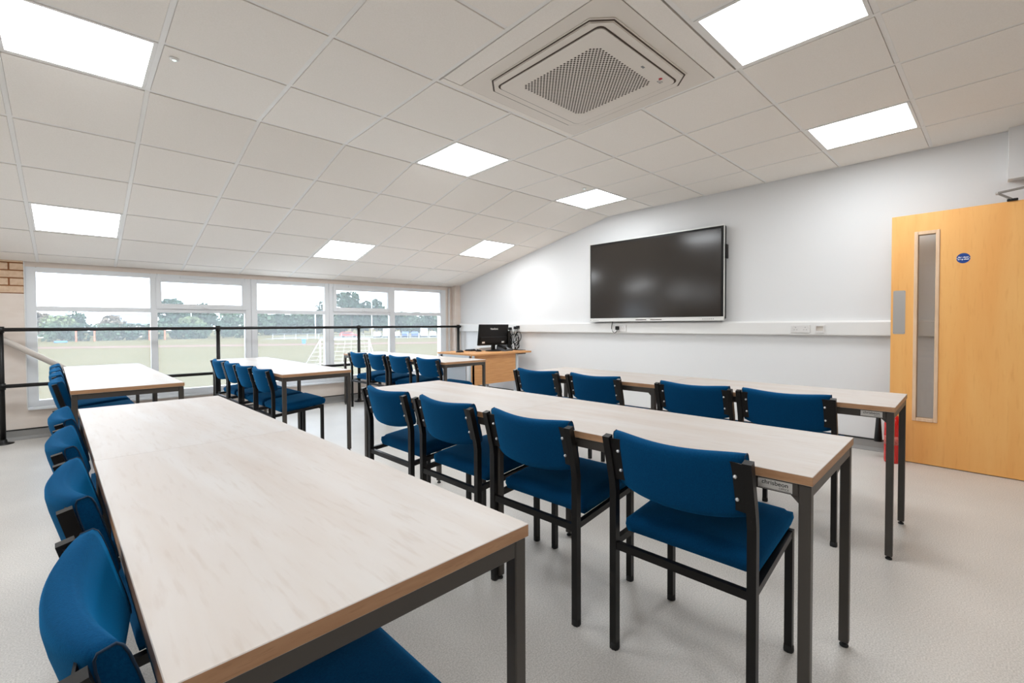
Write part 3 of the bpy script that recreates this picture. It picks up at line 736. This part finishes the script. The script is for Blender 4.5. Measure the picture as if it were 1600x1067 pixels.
# ------------------------------------------------------------------ the open wooden door
dr = thing('door_1', None, None)
dr['kind'] = 'structure'
DW, DH, DT = .915, 1.995, .044
A0 = Vector((4.914, .468, 0)); B0 = Vector((4.858, -.445, 0)); dd = (B0-A0).normalized(); nn = Vector((dd.y, -dd.x, 0))
if nn.x > 0: nn = -nn
dr.matrix_world = basis(dd, -nn, (0, 0, 1), A0 + Vector((0, 0, .006)))   # local x: along the leaf from the free edge, y into the leaf, z up
VX0, VX1, VZ0, VZ1 = .150, .286, .350, 1.842
first_leaf = None
for nm, (a, b_, c, d) in {'leaf_stile': (0, VX0, 0, DH), 'leaf_field': (VX1, DW, 0, DH), 'leaf_top': (VX0, VX1, VZ1, DH), 'leaf_bottom': (VX0, VX1, 0, VZ0)}.items():
    b2 = B(); box(b2, a, b_, 0, DT, c, d); mobj(nm, b2, M['door_wood'], dr)
for y0_, y1_ in ((-.008, .012), (DT-.012, DT+.008)):
    for (a, b_, c, d) in ((VX0-.008, VX0+.016, VZ0-.012, VZ1+.012), (VX1-.016, VX1+.008, VZ0-.012, VZ1+.012), (VX0+.016, VX1-.016, VZ1-.016, VZ1+.012), (VX0+.016, VX1-.016, VZ0-.012, VZ0+.016)):
        b2 = B(); box(b2, a, b_, y0_, y1_, c, d, .003, 1); mobj('glazing_bead', b2, M['pale_wood'], dr)
b2 = B(); box(b2, VX0+.002, VX1-.002, .019, .025, VZ0+.002, VZ1-.002); mobj('glass_panel', b2, M['door_glass'], dr)
b2 = B(); prism(b2, [(x+.053, y+1.213) for x, y in [(cx_*.5, cy_*.5) for cx_, cy_ in [(a*.078, b_*.355) for a, b_ in ((-1, -.96), (-.85, -1), (.85, -1), (1, -.96), (1, .96), (.85, 1), (-.85, 1), (-1, .96))]]], -.0015, 0)
for v in b2.verts: v.co = Vector((v.co.x, v.co.z, v.co.y))
pp = mobj('push_plate', b2, M['steel'], dr); pp['label'] = 'brushed steel push plate'
for x, z in ((.02, 1.38), (.086, 1.38), (.02, 1.046), (.086, 1.046)):
    b2 = B(); bmesh.ops.create_uvsphere(b2, u_segments=8, v_segments=5, radius=.003); mobj('screw', b2, M['bolt'], pp, True, loc=(x, -.0012, z))
# round blue mandatory sign
b2 = B(); lathe(b2, [(.038, 0), (.038, .0015)], 40)
for v in b2.verts: v.co = Vector((v.co.x, -v.co.z, v.co.y))
sg = mobj('fire_door_sign', b2, M['sign_blue'], dr, loc=(.425, 0, 1.615)); sg['label'] = 'round blue sign with white lettering'
RT = lambda z: basis((1, 0, 0), (0, 0, 1), (0, -1, 0), (0, -.0017, z))
text_obj('sign_lettering', 'Fire door', .0150, M['white_print'], sg, RT(.0065), .0002, .0006)
text_obj('sign_lettering', 'keep shut', .0150, M['white_print'], sg, RT(-.0085), .0002, .0006)
for x in (-.034, .034):
    b2 = B(); bmesh.ops.create_uvsphere(b2, u_segments=8, v_segments=5, radius=.0028); mobj('sign_screw', b2, M['white_print'], sg, True, loc=(x, -.0016, 0))
# closer arm above the leaf
cl = thing('door_closer_arm', None, None)
cl.parent = dr; cl.matrix_local = Matrix()
b2 = B(); tube(b2, [(.668, -.004, 2.010), (.600, -.004, 2.062)], 0, square=(.011, .006)); mobj('short_link', b2, M['arm_steel'], cl)
b2 = B(); tube(b2, [(.600, -.006, 2.066), (.93, -.03, 2.094)], 0, square=(.011, .006)); mobj('long_link', b2, M['arm_steel'], cl)
b2 = B(); lathe(b2, [(.012, 0), (.012, .018), (.008, .020)], 14, (.600, -.004, 2.054)); mobj('elbow_pin', b2, M['steel'], cl, True)
b2 = B(); box(b2, .645, .70, -.012, .012, 1.995, 2.012, .003); mobj('pivot_shoe', b2, M['black'], cl)

# ------------------------------------------------------------------ fire extinguisher behind the screen row, by the door edge
t = thing('fire_extinguisher', 'red fire extinguisher with black horn standing by the wooden door edge', 'extinguisher', (4.815, .435, 0))
b2 = B(); lathe(b2, [(.052, 0), (.056, .004), (.058, .02), (.058, .30), (.055, .335), (.044, .365), (.026, .385), (.018, .392), (.018, .405)], 28); mobj('cylinder', b2, M['red'], t, True)
b2 = B(); lathe(b2, [(.0586, .15), (.0586, .22)], 28); mobj('instruction_label', b2, M['label_red'], t, True)
b2 = B(); lathe(b2, [(.014, .40), (.017, .41), (.017, .43), (.010, .435)], 14); mobj('valve', b2, M['bolt'], t, True)
b2 = B(); box(b2, -.012, .012, -.03, .075, .437, .447, .003); mobj('lever', b2, M['black_plastic'], t)
b2 = B(); box(b2, -.012, .012, -.02, .085, .418, .427, .003); mobj('carry_handle', b2, M['black_plastic'], t)
hn = B(); lathe(hn, [(.030, .135), (.028, .15), (.017, .330), (.012, .336), (.009, .340), (.009, .365)], 16, (.10, .105, 0)); mobj('horn', hn, M['black_plastic'], t, True)
b2 = B(); tube(b2, [(.10, .105, .36), (.09, .09, .40), (.05, .05, .425), (.012, .012, .42)], .008, 8); mobj('hose', b2, M['black_plastic'], t, True)

# ------------------------------------------------------------------ teacher desk
t = thing('teacher_desk', 'orange beech desk with grey side frame in the corner below the trunking', 'desk', (0, 0, 0))
DX0, DX1, DY0, DY1, DZ = 3.965, 5.085, 4.665, 5.50, .742
b2 = B(); box(b2, DX0, DX1, DY0, DY1, DZ-.025, DZ, .002); mobj('desktop', b2, M['desk_wood'], t)
b2 = B(); box(b2, DX0-.0, 4.80, DY0+.055, DY0+.073, .315, DZ-.026); mobj('modesty_panel', b2, M['desk_wood'], t)
b2 = B(); box(b2, DX0+.004, DX0+.022, DY0+.02, DY1-.02, DZ-.095, DZ-.026); mobj('side_apron', b2, M['desk_grey'], t)
for x in (DX0+.004, 4.815):
    b2 = B(); box(b2, x, x+.045, DY0+.055, DY0+.115, .03, DZ-.026, .004); mobj('leg_column', b2, M['desk_grey'], t)
    b2 = B(); box(b2, x, x+.045, DY1-.13, DY1-.07, .03, DZ-.026, .004); mobj('leg_column', b2, M['desk_grey'], t)
    b2 = B(); box(b2, x, x+.05, DY0+.02, DY1-.04, 0, .03, .004); mobj('floor_bar', b2, M['desk_grey'], t)
b2 = B(); box(b2, 4.82, 5.02, DY0+.055, DY0+.10, DZ-.046, DZ-.026); mobj('end_bracket', b2, M['frame'], t)
b2 = B(); box(b2, 4.10, 4.115, DY0+.35, DY1-.05, .05, DZ-.026); mobj('pedestal_side', b2, M['desk_grey'], t)

# monitor seen from the back
t = thing('monitor', 'black computer monitor seen from behind on the teacher desk', 'monitor', (4.645, 5.05, DZ), math.radians(-2))
b2 = B(); tilt = Matrix.Rotation(math.radians(-8), 4, 'X')
box(b2, -.285, .285, -.012, .016, .09, .40, .006)
for v in b2.verts: v.co.x += -.0
sh = mobj('shell', b2, M['black_plastic'], t); sh.rotation_euler = (math.radians(8), 0, 0); sh.location = (-.012, 0, 0)
b2 = B(); box(b2, -.26, .26, -.026, -.011, .12, .22, .01); mobj('rear_bulge', b2, M['black_plastic'], sh)
b2 = B(); box(b2, -.275, .275, .0155, .0175, .105, .39); mobj('display_face', b2, M['screen'], sh)
text_obj('monitor_lettering', 'ViewSonic', .036, M['white_print'], sh, basis((1, 0, 0), (0, 0, 1), (0, -1, 0), (.0, -.0125, .335)), .0002, .0006)
for x, w_ in ((-.225, .05), (.155, .05)):
    b2 = B(); box(b2, x, x+w_, -.0275, -.026, .105+.02, .105+.045); mobj('sticker', b2, M['white_print'], sh)
b2 = B(); box(b2, -.035, .035, -.03, .0, .012, .14, .006); mobj('neck', b2, M['black_plastic'], t)
b2 = B(); lathe(b2, [(.13, 0), (.13, .006), (.11, .014), (.04, .022), (.03, .03)], 28); mobj('base', b2, M['black_plastic'], t, True, loc=(.02, -.01, 0))
t = thing('mini_computer', 'slim black computer standing behind the right edge of the monitor', 'computer', (4.93, 5.06, DZ))
b2 = B(); box(b2, -.028, .028, -.09, .09, 0, .30, .006); mobj('case', b2, M['black_plastic'], t)
for k in range(5):
    b2 = B(); box(b2, -.0285, -.027, -.06, .06, .05+k*.012, .055+k*.012); mobj('vent_slot', b2, M['grey_print'], t)
t = thing('keyboard', 'black keyboard lying on the teacher desk left of the monitor', 'keyboard', (4.60, 5.32, DZ), math.radians(4))
b2 = B(); box(b2, -.22, .22, -.07, .07, 0, .016, .004); mobj('body', b2, M['black_plastic'], t)
km = None
for r_ in range(5):
    for c_ in range(14):
        if km is None:
            b2 = B(); box(b2, -.012, .012, -.010, .010, 0, .007, .002); o = mobj('key', b2, M['rubber'], t, loc=(-.2+c_*.03, -.05+r_*.025, .016)); km = o.data
        else: sobj('key', km, t, (-.2+c_*.03, -.05+r_*.025, .016))
t = thing('document_box', 'white flat box lying across the desk under the monitor', 'box', (4.66, 5.235, DZ), math.radians(3))
b2 = B(); box(b2, -.17, .17, -.05, .05, .0, .05, .004); mobj('body', b2, M['plastic_white'], t)
b2 = B(); box(b2, -.17, .17, -.0505, .0505, .044, .0455); mobj('lid_seam', b2, M['grey_print'], t)
t = thing('computer_mouse', 'small black computer mouse near the desk front edge', 'mouse', (4.44, 5.13, DZ), .4)
b2 = B(); bmesh.ops.create_uvsphere(b2, u_segments=16, v_segments=10, radius=1)
for v in b2.verts: v.co = Vector((v.co.x*.03, v.co.y*.05, max(0, v.co.z)*.03))
mobj('shell', b2, M['black_plastic'], t, True)
b2 = B(); tube(b2, [(-.004, .02, .027), (.004, .02, .027)], .008, 10); mobj('scroll_wheel', b2, M['rubber'], t, True)
t = thing('desk_speaker', 'black dome shaped puck at the left end of the desk', 'speaker', (4.55, 5.42, DZ))
t.location = (4.12, 5.17, DZ)
b2 = B(); lathe(b2, [(.055, 0), (.058, .006), (.05, .02), (.03, .03), (.012, .034)], 24); mobj('dome', b2, M['black_plastic'], t, True)
b2 = B(); lathe(b2, [(.06, 0), (.06, .004)], 24); mobj('rubber_ring', b2, M['rubber'], t, True)
t = thing('desk_phone', 'dark grey desk telephone on the right of the desk below the monitor', 'telephone', (4.78, 4.93, DZ), math.radians(8))
b2 = B(); hexa(b2, [(-.09, -.09, 0), (.09, -.09, 0), (.09, .09, 0), (-.09, .09, 0), (-.085, -.085, .02), (.085, -.085, .02), (.085, .085, .075), (-.085, .085, .075)]); mobj('body', b2, mat('phone_grey', (.05, .055, .06, 1), .4), t)
b2 = B(); tube(b2, [(-.06, -.08, .035), (-.062, -.05, .06), (-.062, .05, .088), (-.06, .085, .085)], .017, 10); mobj('handset', b2, M['black_plastic'], t, True)
b2 = B(); hexa(b2, [(-.01, -.06, .028), (.07, -.06, .028), (.07, .02, .055), (-.01, .02, .055), (-.01, -.06, .031), (.07, -.06, .031), (.07, .02, .058), (-.01, .02, .058)]); mobj('keypad', b2, M['grey_print'], t)
# bundle of black leads hanging from the trunking onto the desk
t = thing('cable_bundle', 'tangle of coiled black leads beside the monitor against the wall', 'cable')
def coil(cy, cz, rx, rz_, turns, x0, tw, ph):
    pts = []
    for k in range(int(turns*18)+1):
        a = 2*math.pi*k/18+ph; pts.append((x0+.012*math.sin(a*.7+ph)+tw*k/18, cy+rx*math.cos(a), cz+rz_*math.sin(a)))
    return pts
for k, (cy, cz, rx, rz_, tn, x0, ph) in enumerate(((5.0, .80, .052, .055, 2.1, 5.03, .3), (4.94, .90, .045, .085, 1.6, 5.04, 1.2), (5.08, .86, .04, .11, 1.8, 5.0, 2.0), (4.97, .93, .06, .06, 1.2, 5.02, .8), (5.04, .94, .035, .12, 1.5, 5.01, 2.6), (4.90, .95, .05, .075, 1.3, 5.045, .2), (5.07, .80, .045, .052, 1.7, 5.02, 1.5), (4.93, .81, .05, .05, 1.3, 5.035, 2.2))):
    b2 = B(); tube(b2, coil(cy, cz, rx, rz_, tn, x0, .004, ph), .0058, 7); mobj('lead', b2, M['black_plastic'], t, True)
for k, (y, z) in enumerate(((4.93, 1.095), (4.985, 1.085), (5.10, 1.07))):
    b2 = B(); box(b2, XT-.045, XT-.001, y-.02, y+.02, z-.022, z+.022, .006, 2); pg = mobj('plug', b2, M['black_plastic'], t)
    b2 = B(); tube(b2, [(XT-.03, y, z-.02), (XT-.032, y+.01, z-.07), (XT-.04, y+.03, z-.14), (XT-.045, y+.03, z-.2), (XT-.05, y-.02, DZ+.03), (XT-.08, y-.05, DZ+.006), (XT-.02, y-.16, DZ+.006)], .004, 7); mobj('lead', b2, M['black_plastic'], t, True)

# ------------------------------------------------------------------ outside: sports field two metres below, overcast
GZ = -2.0
bm = B(); box(bm, -300, 500, 7.4, 420, GZ-.5, GZ); tag(mobj('sports_field', bm, M['grass']), 'pale dry sports field stretching away outside the windows', 'field', kind='structure')
bm = B(); box(bm, -60, 70, 7.3, 22, GZ-.2, GZ+.03); tag(mobj('bounce_slab', bm, M['bounce_slab']), 'added pale slab outside, out of view, bouncing daylight to the ceiling', 'bounce_slab', kind='structure')  # unseen from the camera, added to bounce daylight up onto the ceiling
def strip(nm, a, b_, wd, m, dz=.01, label=None):
    a = Vector(a); b_ = Vector(b_); d = (b_-a).normalized(); n_ = Vector((-d.y, d.x))*wd/2; b2 = B()
    P = [(a.x-n_.x, a.y-n_.y, GZ), (b_.x-n_.x, b_.y-n_.y, GZ), (b_.x+n_.x, b_.y+n_.y, GZ), (a.x+n_.x, a.y+n_.y, GZ)]
    hexa(b2, P+[(x, y, GZ+dz) for x, y, z in P]); return tag(mobj(nm, b2, m), label, nm.split('_')[-1], kind='structure')
strip('running_track', (-40, 122), (75, 52), 7, M['track'], .012, 'pale red running track crossing the far side of the field')
strip('car_park', (40, 126), (100, 86), 18, M['tarmac'], .015, 'grey car park surface beyond the field fence')
def tree(name, label, x, y, h, r, m, n=900, trunk=.25, low=.15, group='trees beyond the field'):
    t = thing(name, label, 'tree' if 'hedge' not in name and 'shrub' not in name else 'hedge', (x, y, GZ), 0, group)
    b2 = B(); rnd = random.Random(hash((round(x), round(y), round(h))) & 0xffff)
    lobes = [(rnd.uniform(-.55, .55)*r, rnd.uniform(-.55, .55)*r, h*rnd.uniform(low+.2, .8), rnd.uniform(.35, .6)*r) for _ in range(7)] + [(0, 0, h*.62, r*.75), (0, 0, h*.82, r*.45)]
    for k in range(n):
        lx, ly, lz, lr = lobes[rnd.randrange(len(lobes))]
        a = rnd.uniform(0, 6.283); cz = rnd.uniform(-1, 1); sr = math.sqrt(1-cz*cz); rr = lr*rnd.uniform(.75, 1.05)
        c = Vector((lx+rr*sr*math.cos(a), ly+rr*sr*math.sin(a), min(h, max(h*low, lz+rr*cz*.9))))
        s = r*rnd.uniform(.07, .15); n1 = Vector((rnd.gauss(0, 1), rnd.gauss(0, 1), rnd.gauss(0, 1))).normalized(); n2 = n1.orthogonal().normalized(); n3 = n1.cross(n2)
        b2.faces.new([b2.verts.new(c+n2*s), b2.verts.new(c+n3*s*.8), b2.verts.new(c-n2*s), b2.verts.new(c-n3*s*.8)])
    me = bpy.data.meshes.new('foliage'); b2.to_mesh(me); b2.free(); me.materials.append(m); fo = sobj('foliage', me, t); fo['kind'] = 'stuff'
    b2 = B(); tube(b2, [(0, 0, 0), (r*.03, 0, h*.35), (-r*.03, 0, h*.75)], trunk, 8); mobj('trunk', b2, M['bark'], t, True)
    return t
DK, MD, PL, RU = M['leaf_dark'], M['leaf_mid'], M['leaf_pale'], M['leaf_rust']
# direction helper: a point outside lies on the ray of bearing tan = x/y from the room; the list holds plain world positions
tree('tall_tree', 'tall open-crowned tree seen through the fourth window from the left', 74.5, 154, 15.6, 5.5, DK, 1700, .3, .12)
tree('tall_tree', 'round tall tree right of the open-crowned one', 84, 154, 13.0, 5.0, DK, 1500, .3, .1)
tree('tall_tree', 'slim tall tree at the right edge of the third window', 66, 158, 13.0, 2.6, DK, 800, .25, .1)
tree('dark_tree', 'broad dark tree seen through the second window from the left', 23, 153, 10.3, 5.4, DK, 1700, .3, .08)
tree('dark_tree', 'dark tree right of the lamp mast in the second window', 30.5, 156, 9.6, 4.8, DK, 1500, .3, .08)
tree('pale_tree', 'pale rounded tree in front of the dark trees in the second window', 26.5, 146, 5.4, 3.8, PL, 1000, .2, .03)
tree('distant_tree', 'hazy tree at the right edge of the second window', 40.5, 160, 7.2, 4.8, MD, 1000, .3, .05)
tree('pointed_tree', 'small dark pointed tree in the middle of the left window', 3.6, 152, 6.9, 2.8, DK, 900, .2, .1)
tree('pale_tree', 'pale rounded tree in the left window', 1.6, 146, 5.4, 3.6, PL, 1000, .2, .03)
tree('rusty_tree', 'rusty brown tree at the left edge of the left window', -3.2, 162, 6.4, 4.0, RU, 900, .2, .05)
tree('rusty_tree', 'faint brownish tree in the right part of the left window', 11.2, 160, 5.8, 4.0, RU, 900, .2, .03)
k = 0
TL = ['low hazy tree %s' % s for s in ('at the left of the third window', 'second along the third window', 'in the middle of the third window', 'right of the middle of the third window', 'behind the slim tall tree', 'behind the open-crowned tree', 'between the two tall trees', 'behind the lamp mast by the parked cars', 'left in the last window', 'in the middle of the last window', 'right of the middle of the last window', 'at the right edge of the last window')]
for (x, y, h, r) in ((49, 172, 7.8, 6.2), (57, 174, 6.8, 6.2), (65, 176, 7.6, 6.2), (73, 177, 8.4, 6.2), (80.5, 174, 8.4, 6.0), (88, 172, 8.4, 6.0), (95, 168, 8.2, 6.0), (100, 163, 8.2, 5.4), (103, 157, 8.0, 5.2), (106, 151.5, 7.8, 5.0), (108.5, 146, 8.2, 5.0), (112, 140, 9.0, 5.4)):
    tree('hazy_tree', TL[k], x, y, h, r, (MD, DK)[k % 2], 1300, .25, .0); k += 1
HL = ['at the left of the left window', 'below the pale tree in the left window', 'in the middle of the left window', 'right of the middle in the left window', 'at the right of the left window', 'at the left of the second window', 'below the dark trees in the second window', 'right of the lamp mast in the second window', 'below the hazy tree at the second window edge']
for k, (x, y) in enumerate(((0, 138), (4.5, 138), (9, 138.5), (13.5, 139), (18, 139.5), (22.5, 140), (27, 139), (31.5, 138), (36.5, 137))):
    tree('hedge_clump', 'low green hedge clump ' + HL[k], x, y, 3.6, 3.2, (MD, DK)[k % 2], 500, .1, 0, 'hedge along the far side of the field')
# goal
t = thing('football_goal', 'white football goal standing on the field behind the middle windows', 'goal', (0, 0, 0))
ga, gb = Vector((15.1, 36.7, GZ)), Vector((18.9, 35.9, GZ)); gd = (gb-ga).normalized(); gn = Vector((-gd.y, gd.x, 0))
for q, nm in ((ga, 'post'), (gb, 'post')):
    b2 = B(); tube(b2, [q, q+Vector((0, 0, 2.0))], .06, 10); mobj(nm, b2, M['goal_white'], t, True)
    sd = -1 if q is ga else 1
    b2 = B(); tube(b2, [q+Vector((0, 0, 2.0)), q+gn*1.2+gd*sd*.9+Vector((0, 0, 0))], .03, 8); mobj('back_stay', b2, M['goal_white'], t, True)
b2 = B(); tube(b2, [ga+Vector((0, 0, 2)), gb+Vector((0, 0, 2))], .06, 10); mobj('crossbar', b2, M['goal_white'], t, True)
b2 = B(); tube(b2, [ga+gn*1.2-gd*.9, gb+gn*1.2+gd*.9], .03, 8); mobj('ground_bar', b2, M['goal_white'], t, True)
nb = B()
for k in range(9):
    f_ = k/8; q0 = ga.lerp(gb, f_)+Vector((0, 0, 2)); q1 = (ga+gn*1.2-gd*.9).lerp(gb+gn*1.2+gd*.9, f_); tube(nb, [q0, q1], .008, 4)
for k in range(1, 6):
    f_ = k/6; tube(nb, [(ga+Vector((0, 0, 2))).lerp(ga+gn*1.2-gd*.9, f_), (gb+Vector((0, 0, 2))).lerp(gb+gn*1.2+gd*.9, f_)], .008, 4)
tag(mobj('net', nb, M['goal_white'], t), kind='stuff')
# field fence
t = thing('mesh_fence', 'low wire mesh fence along the far side of the field', 'fence', (0, 0, 0))
fa, fb = Vector((36, 114, GZ)), Vector((84, 76, GZ))
for k in range(25):
    q = fa.lerp(fb, k/24); b2 = B(); tube(b2, [q, q+Vector((0, 0, 1.3))], .05, 6); mobj('fence_post', b2, M['galv'], t)
for z in (.25, .75, 1.25):
    b2 = B(); tube(b2, [fa+Vector((0, 0, z)), fb+Vector((0, 0, z))], .02, 5); mobj('fence_wire', b2, M['galv'], t)
# cars
def car(x, y, m, rz, label, van=False):
    c = thing('parked_van' if van else 'parked_car', label, 'van' if van else 'car', (x, y, GZ), rz, 'vehicles parked beyond the field')
    hh = 2.3 if van else 1.45
    pf = [(-2.2, .35), (2.2, .35), (2.25, .75), (1.3, .9), (.75, hh), (-1.7 if not van else -2.2, hh), (-2.2, .95)] if not van else [(-2.5, .35), (2.4, .35), (2.45, 1.0), (1.8, 1.2), (1.2, hh), (-2.5, hh)]
    b2 = B(); prism(b2, [(a, b_) for a, b_ in pf], -.85, .85)
    for v in b2.verts: v.co = Vector((v.co.x, v.co.z, v.co.y))
    mobj('body', b2, m, c)
    b2 = B(); box(b2, -1.5 if not van else .3, .85 if not van else 1.35, -.87, .87, .95 if not van else 1.25, hh-.12); mobj('side_windows', b2, M['car_glass'], c)
    for sx in (-1.4, 1.4):
        b2 = B(); tube(b2, [(sx, -.88, .33), (sx, .88, .33)], .33, 14); mobj('wheels', b2, M['rubber'], c)
CW, CB, CS, CR = M['car_white'], M['car_blue'], M['car_silver'], M['car_red']
ca, cb = Vector((60.3, 110)), Vector((76.5, 100))
spec = [(CW, False, 'white car at the left end of the parked vehicles'), (CW, True, 'white van left in the parked vehicles'), (CS, False, 'silver car right of the left white van'), (CB, False, 'blue car left of the middle of the parked vehicles'), (CB, False, 'second blue car in the middle of the parked vehicles'),
        (CW, True, 'white van in the right half of the parked vehicles'), (CS, False, 'silver car between the right white van and red car'), (CR, False, 'red car towards the right end of the parked vehicles'), (CB, False, 'blue car at the right end of the parked vehicles')]
for k, (m, v, lb) in enumerate(spec):
    q = ca.lerp(cb, k/8); car(q.x, q.y, m, math.radians(56 + (k % 3)*2), lb, v)
car(55.8, 117.1, CR, math.radians(-30), 'small red vehicle parked alone left of the other cars')
# masts, bin, posts, houses
for (x, y, h_, l) in ((26.4, 147.7, 17.0, 'tall white lamp mast in the second window'), (71.2, 133.4, 16.5, 'tall pale lamp mast behind the parked cars'), (45, 112, 7.5, 'short lamp post left of the red vehicle')):
    t = thing('lamp_mast', l, 'lamp post', (x, y, GZ)); b2 = B(); tube(b2, [(0, 0, 0), (0, 0, h_)], .13, 8); mobj('mast', b2, M['goal_white'], t, True)
    b2 = B(); box(b2, -.5, .5, -.15, .15, h_-.1, h_+.25); mobj('lamp_head', b2, M['galv'], t)
t = thing('blue_bin', 'small light blue bin standing on the field', 'bin', (31, 82.2, GZ))
b2 = B(); lathe(b2, [(.28, 0), (.34, .75), (.36, .76), (.36, .84), (.1, .9)], 14); mobj('tub', b2, M['blue_plastic'], t)
t = thing('blue_mat', 'low blue landing mat at the far left field edge', 'mat', (1.2, 128, GZ)); b2 = B(); box(b2, -.95, .95, -.8, .8, 0, .3, .05); mobj('mat_body', b2, M['blue_plastic'], t)
for (x, y, l) in ((3.6, 134, 'orange goal post frame at the far left hedge'), (16.0, 135, 'orange goal post frame at the far hedge right of the left window')):
    t = thing('orange_frame', l, 'frame', (x, y, GZ))
    for dx in (0, 2.9):
        b2 = B(); box(b2, dx-.13, dx+.13, -.1, .1, 0, 2.6); mobj('upright', b2, M['orange'], t)
    b2 = B(); box(b2, -.13, 3.03, -.1, .1, 2.45, 2.7); mobj('crosspiece', b2, M['orange'], t)
for (x, y, w_, d_, h_, l) in ((17, 178, 9, 8, 3.6, 'distant house with blue grey roof behind the left window trees'), (-3.0, 190, 10, 8, 3.4, 'distant house at the left edge of the left window')):
    t = thing('house', l, 'house', (x, y, GZ)); b2 = B(); box(b2, -w_/2, w_/2, -d_/2, d_/2, 0, h_); mobj('walls', b2, M['house_wall'], t)
    b2 = B(); prism(b2, [(-d_/2-.4, h_), (d_/2+.4, h_), (0, h_+3.4)], -w_/2-.3, w_/2+.3)
    for v in b2.verts: v.co = Vector((v.co.z, v.co.x, v.co.y))
    mobj('roof', b2, M['roof'], t)
    for k in (-1, 1):
        b2 = B(); box(b2, k*w_/4-.6, k*w_/4+.6, -d_/2-.05, -d_/2+.05, 2.6, 3.9); mobj('house_window', b2, M['car_glass'], t)
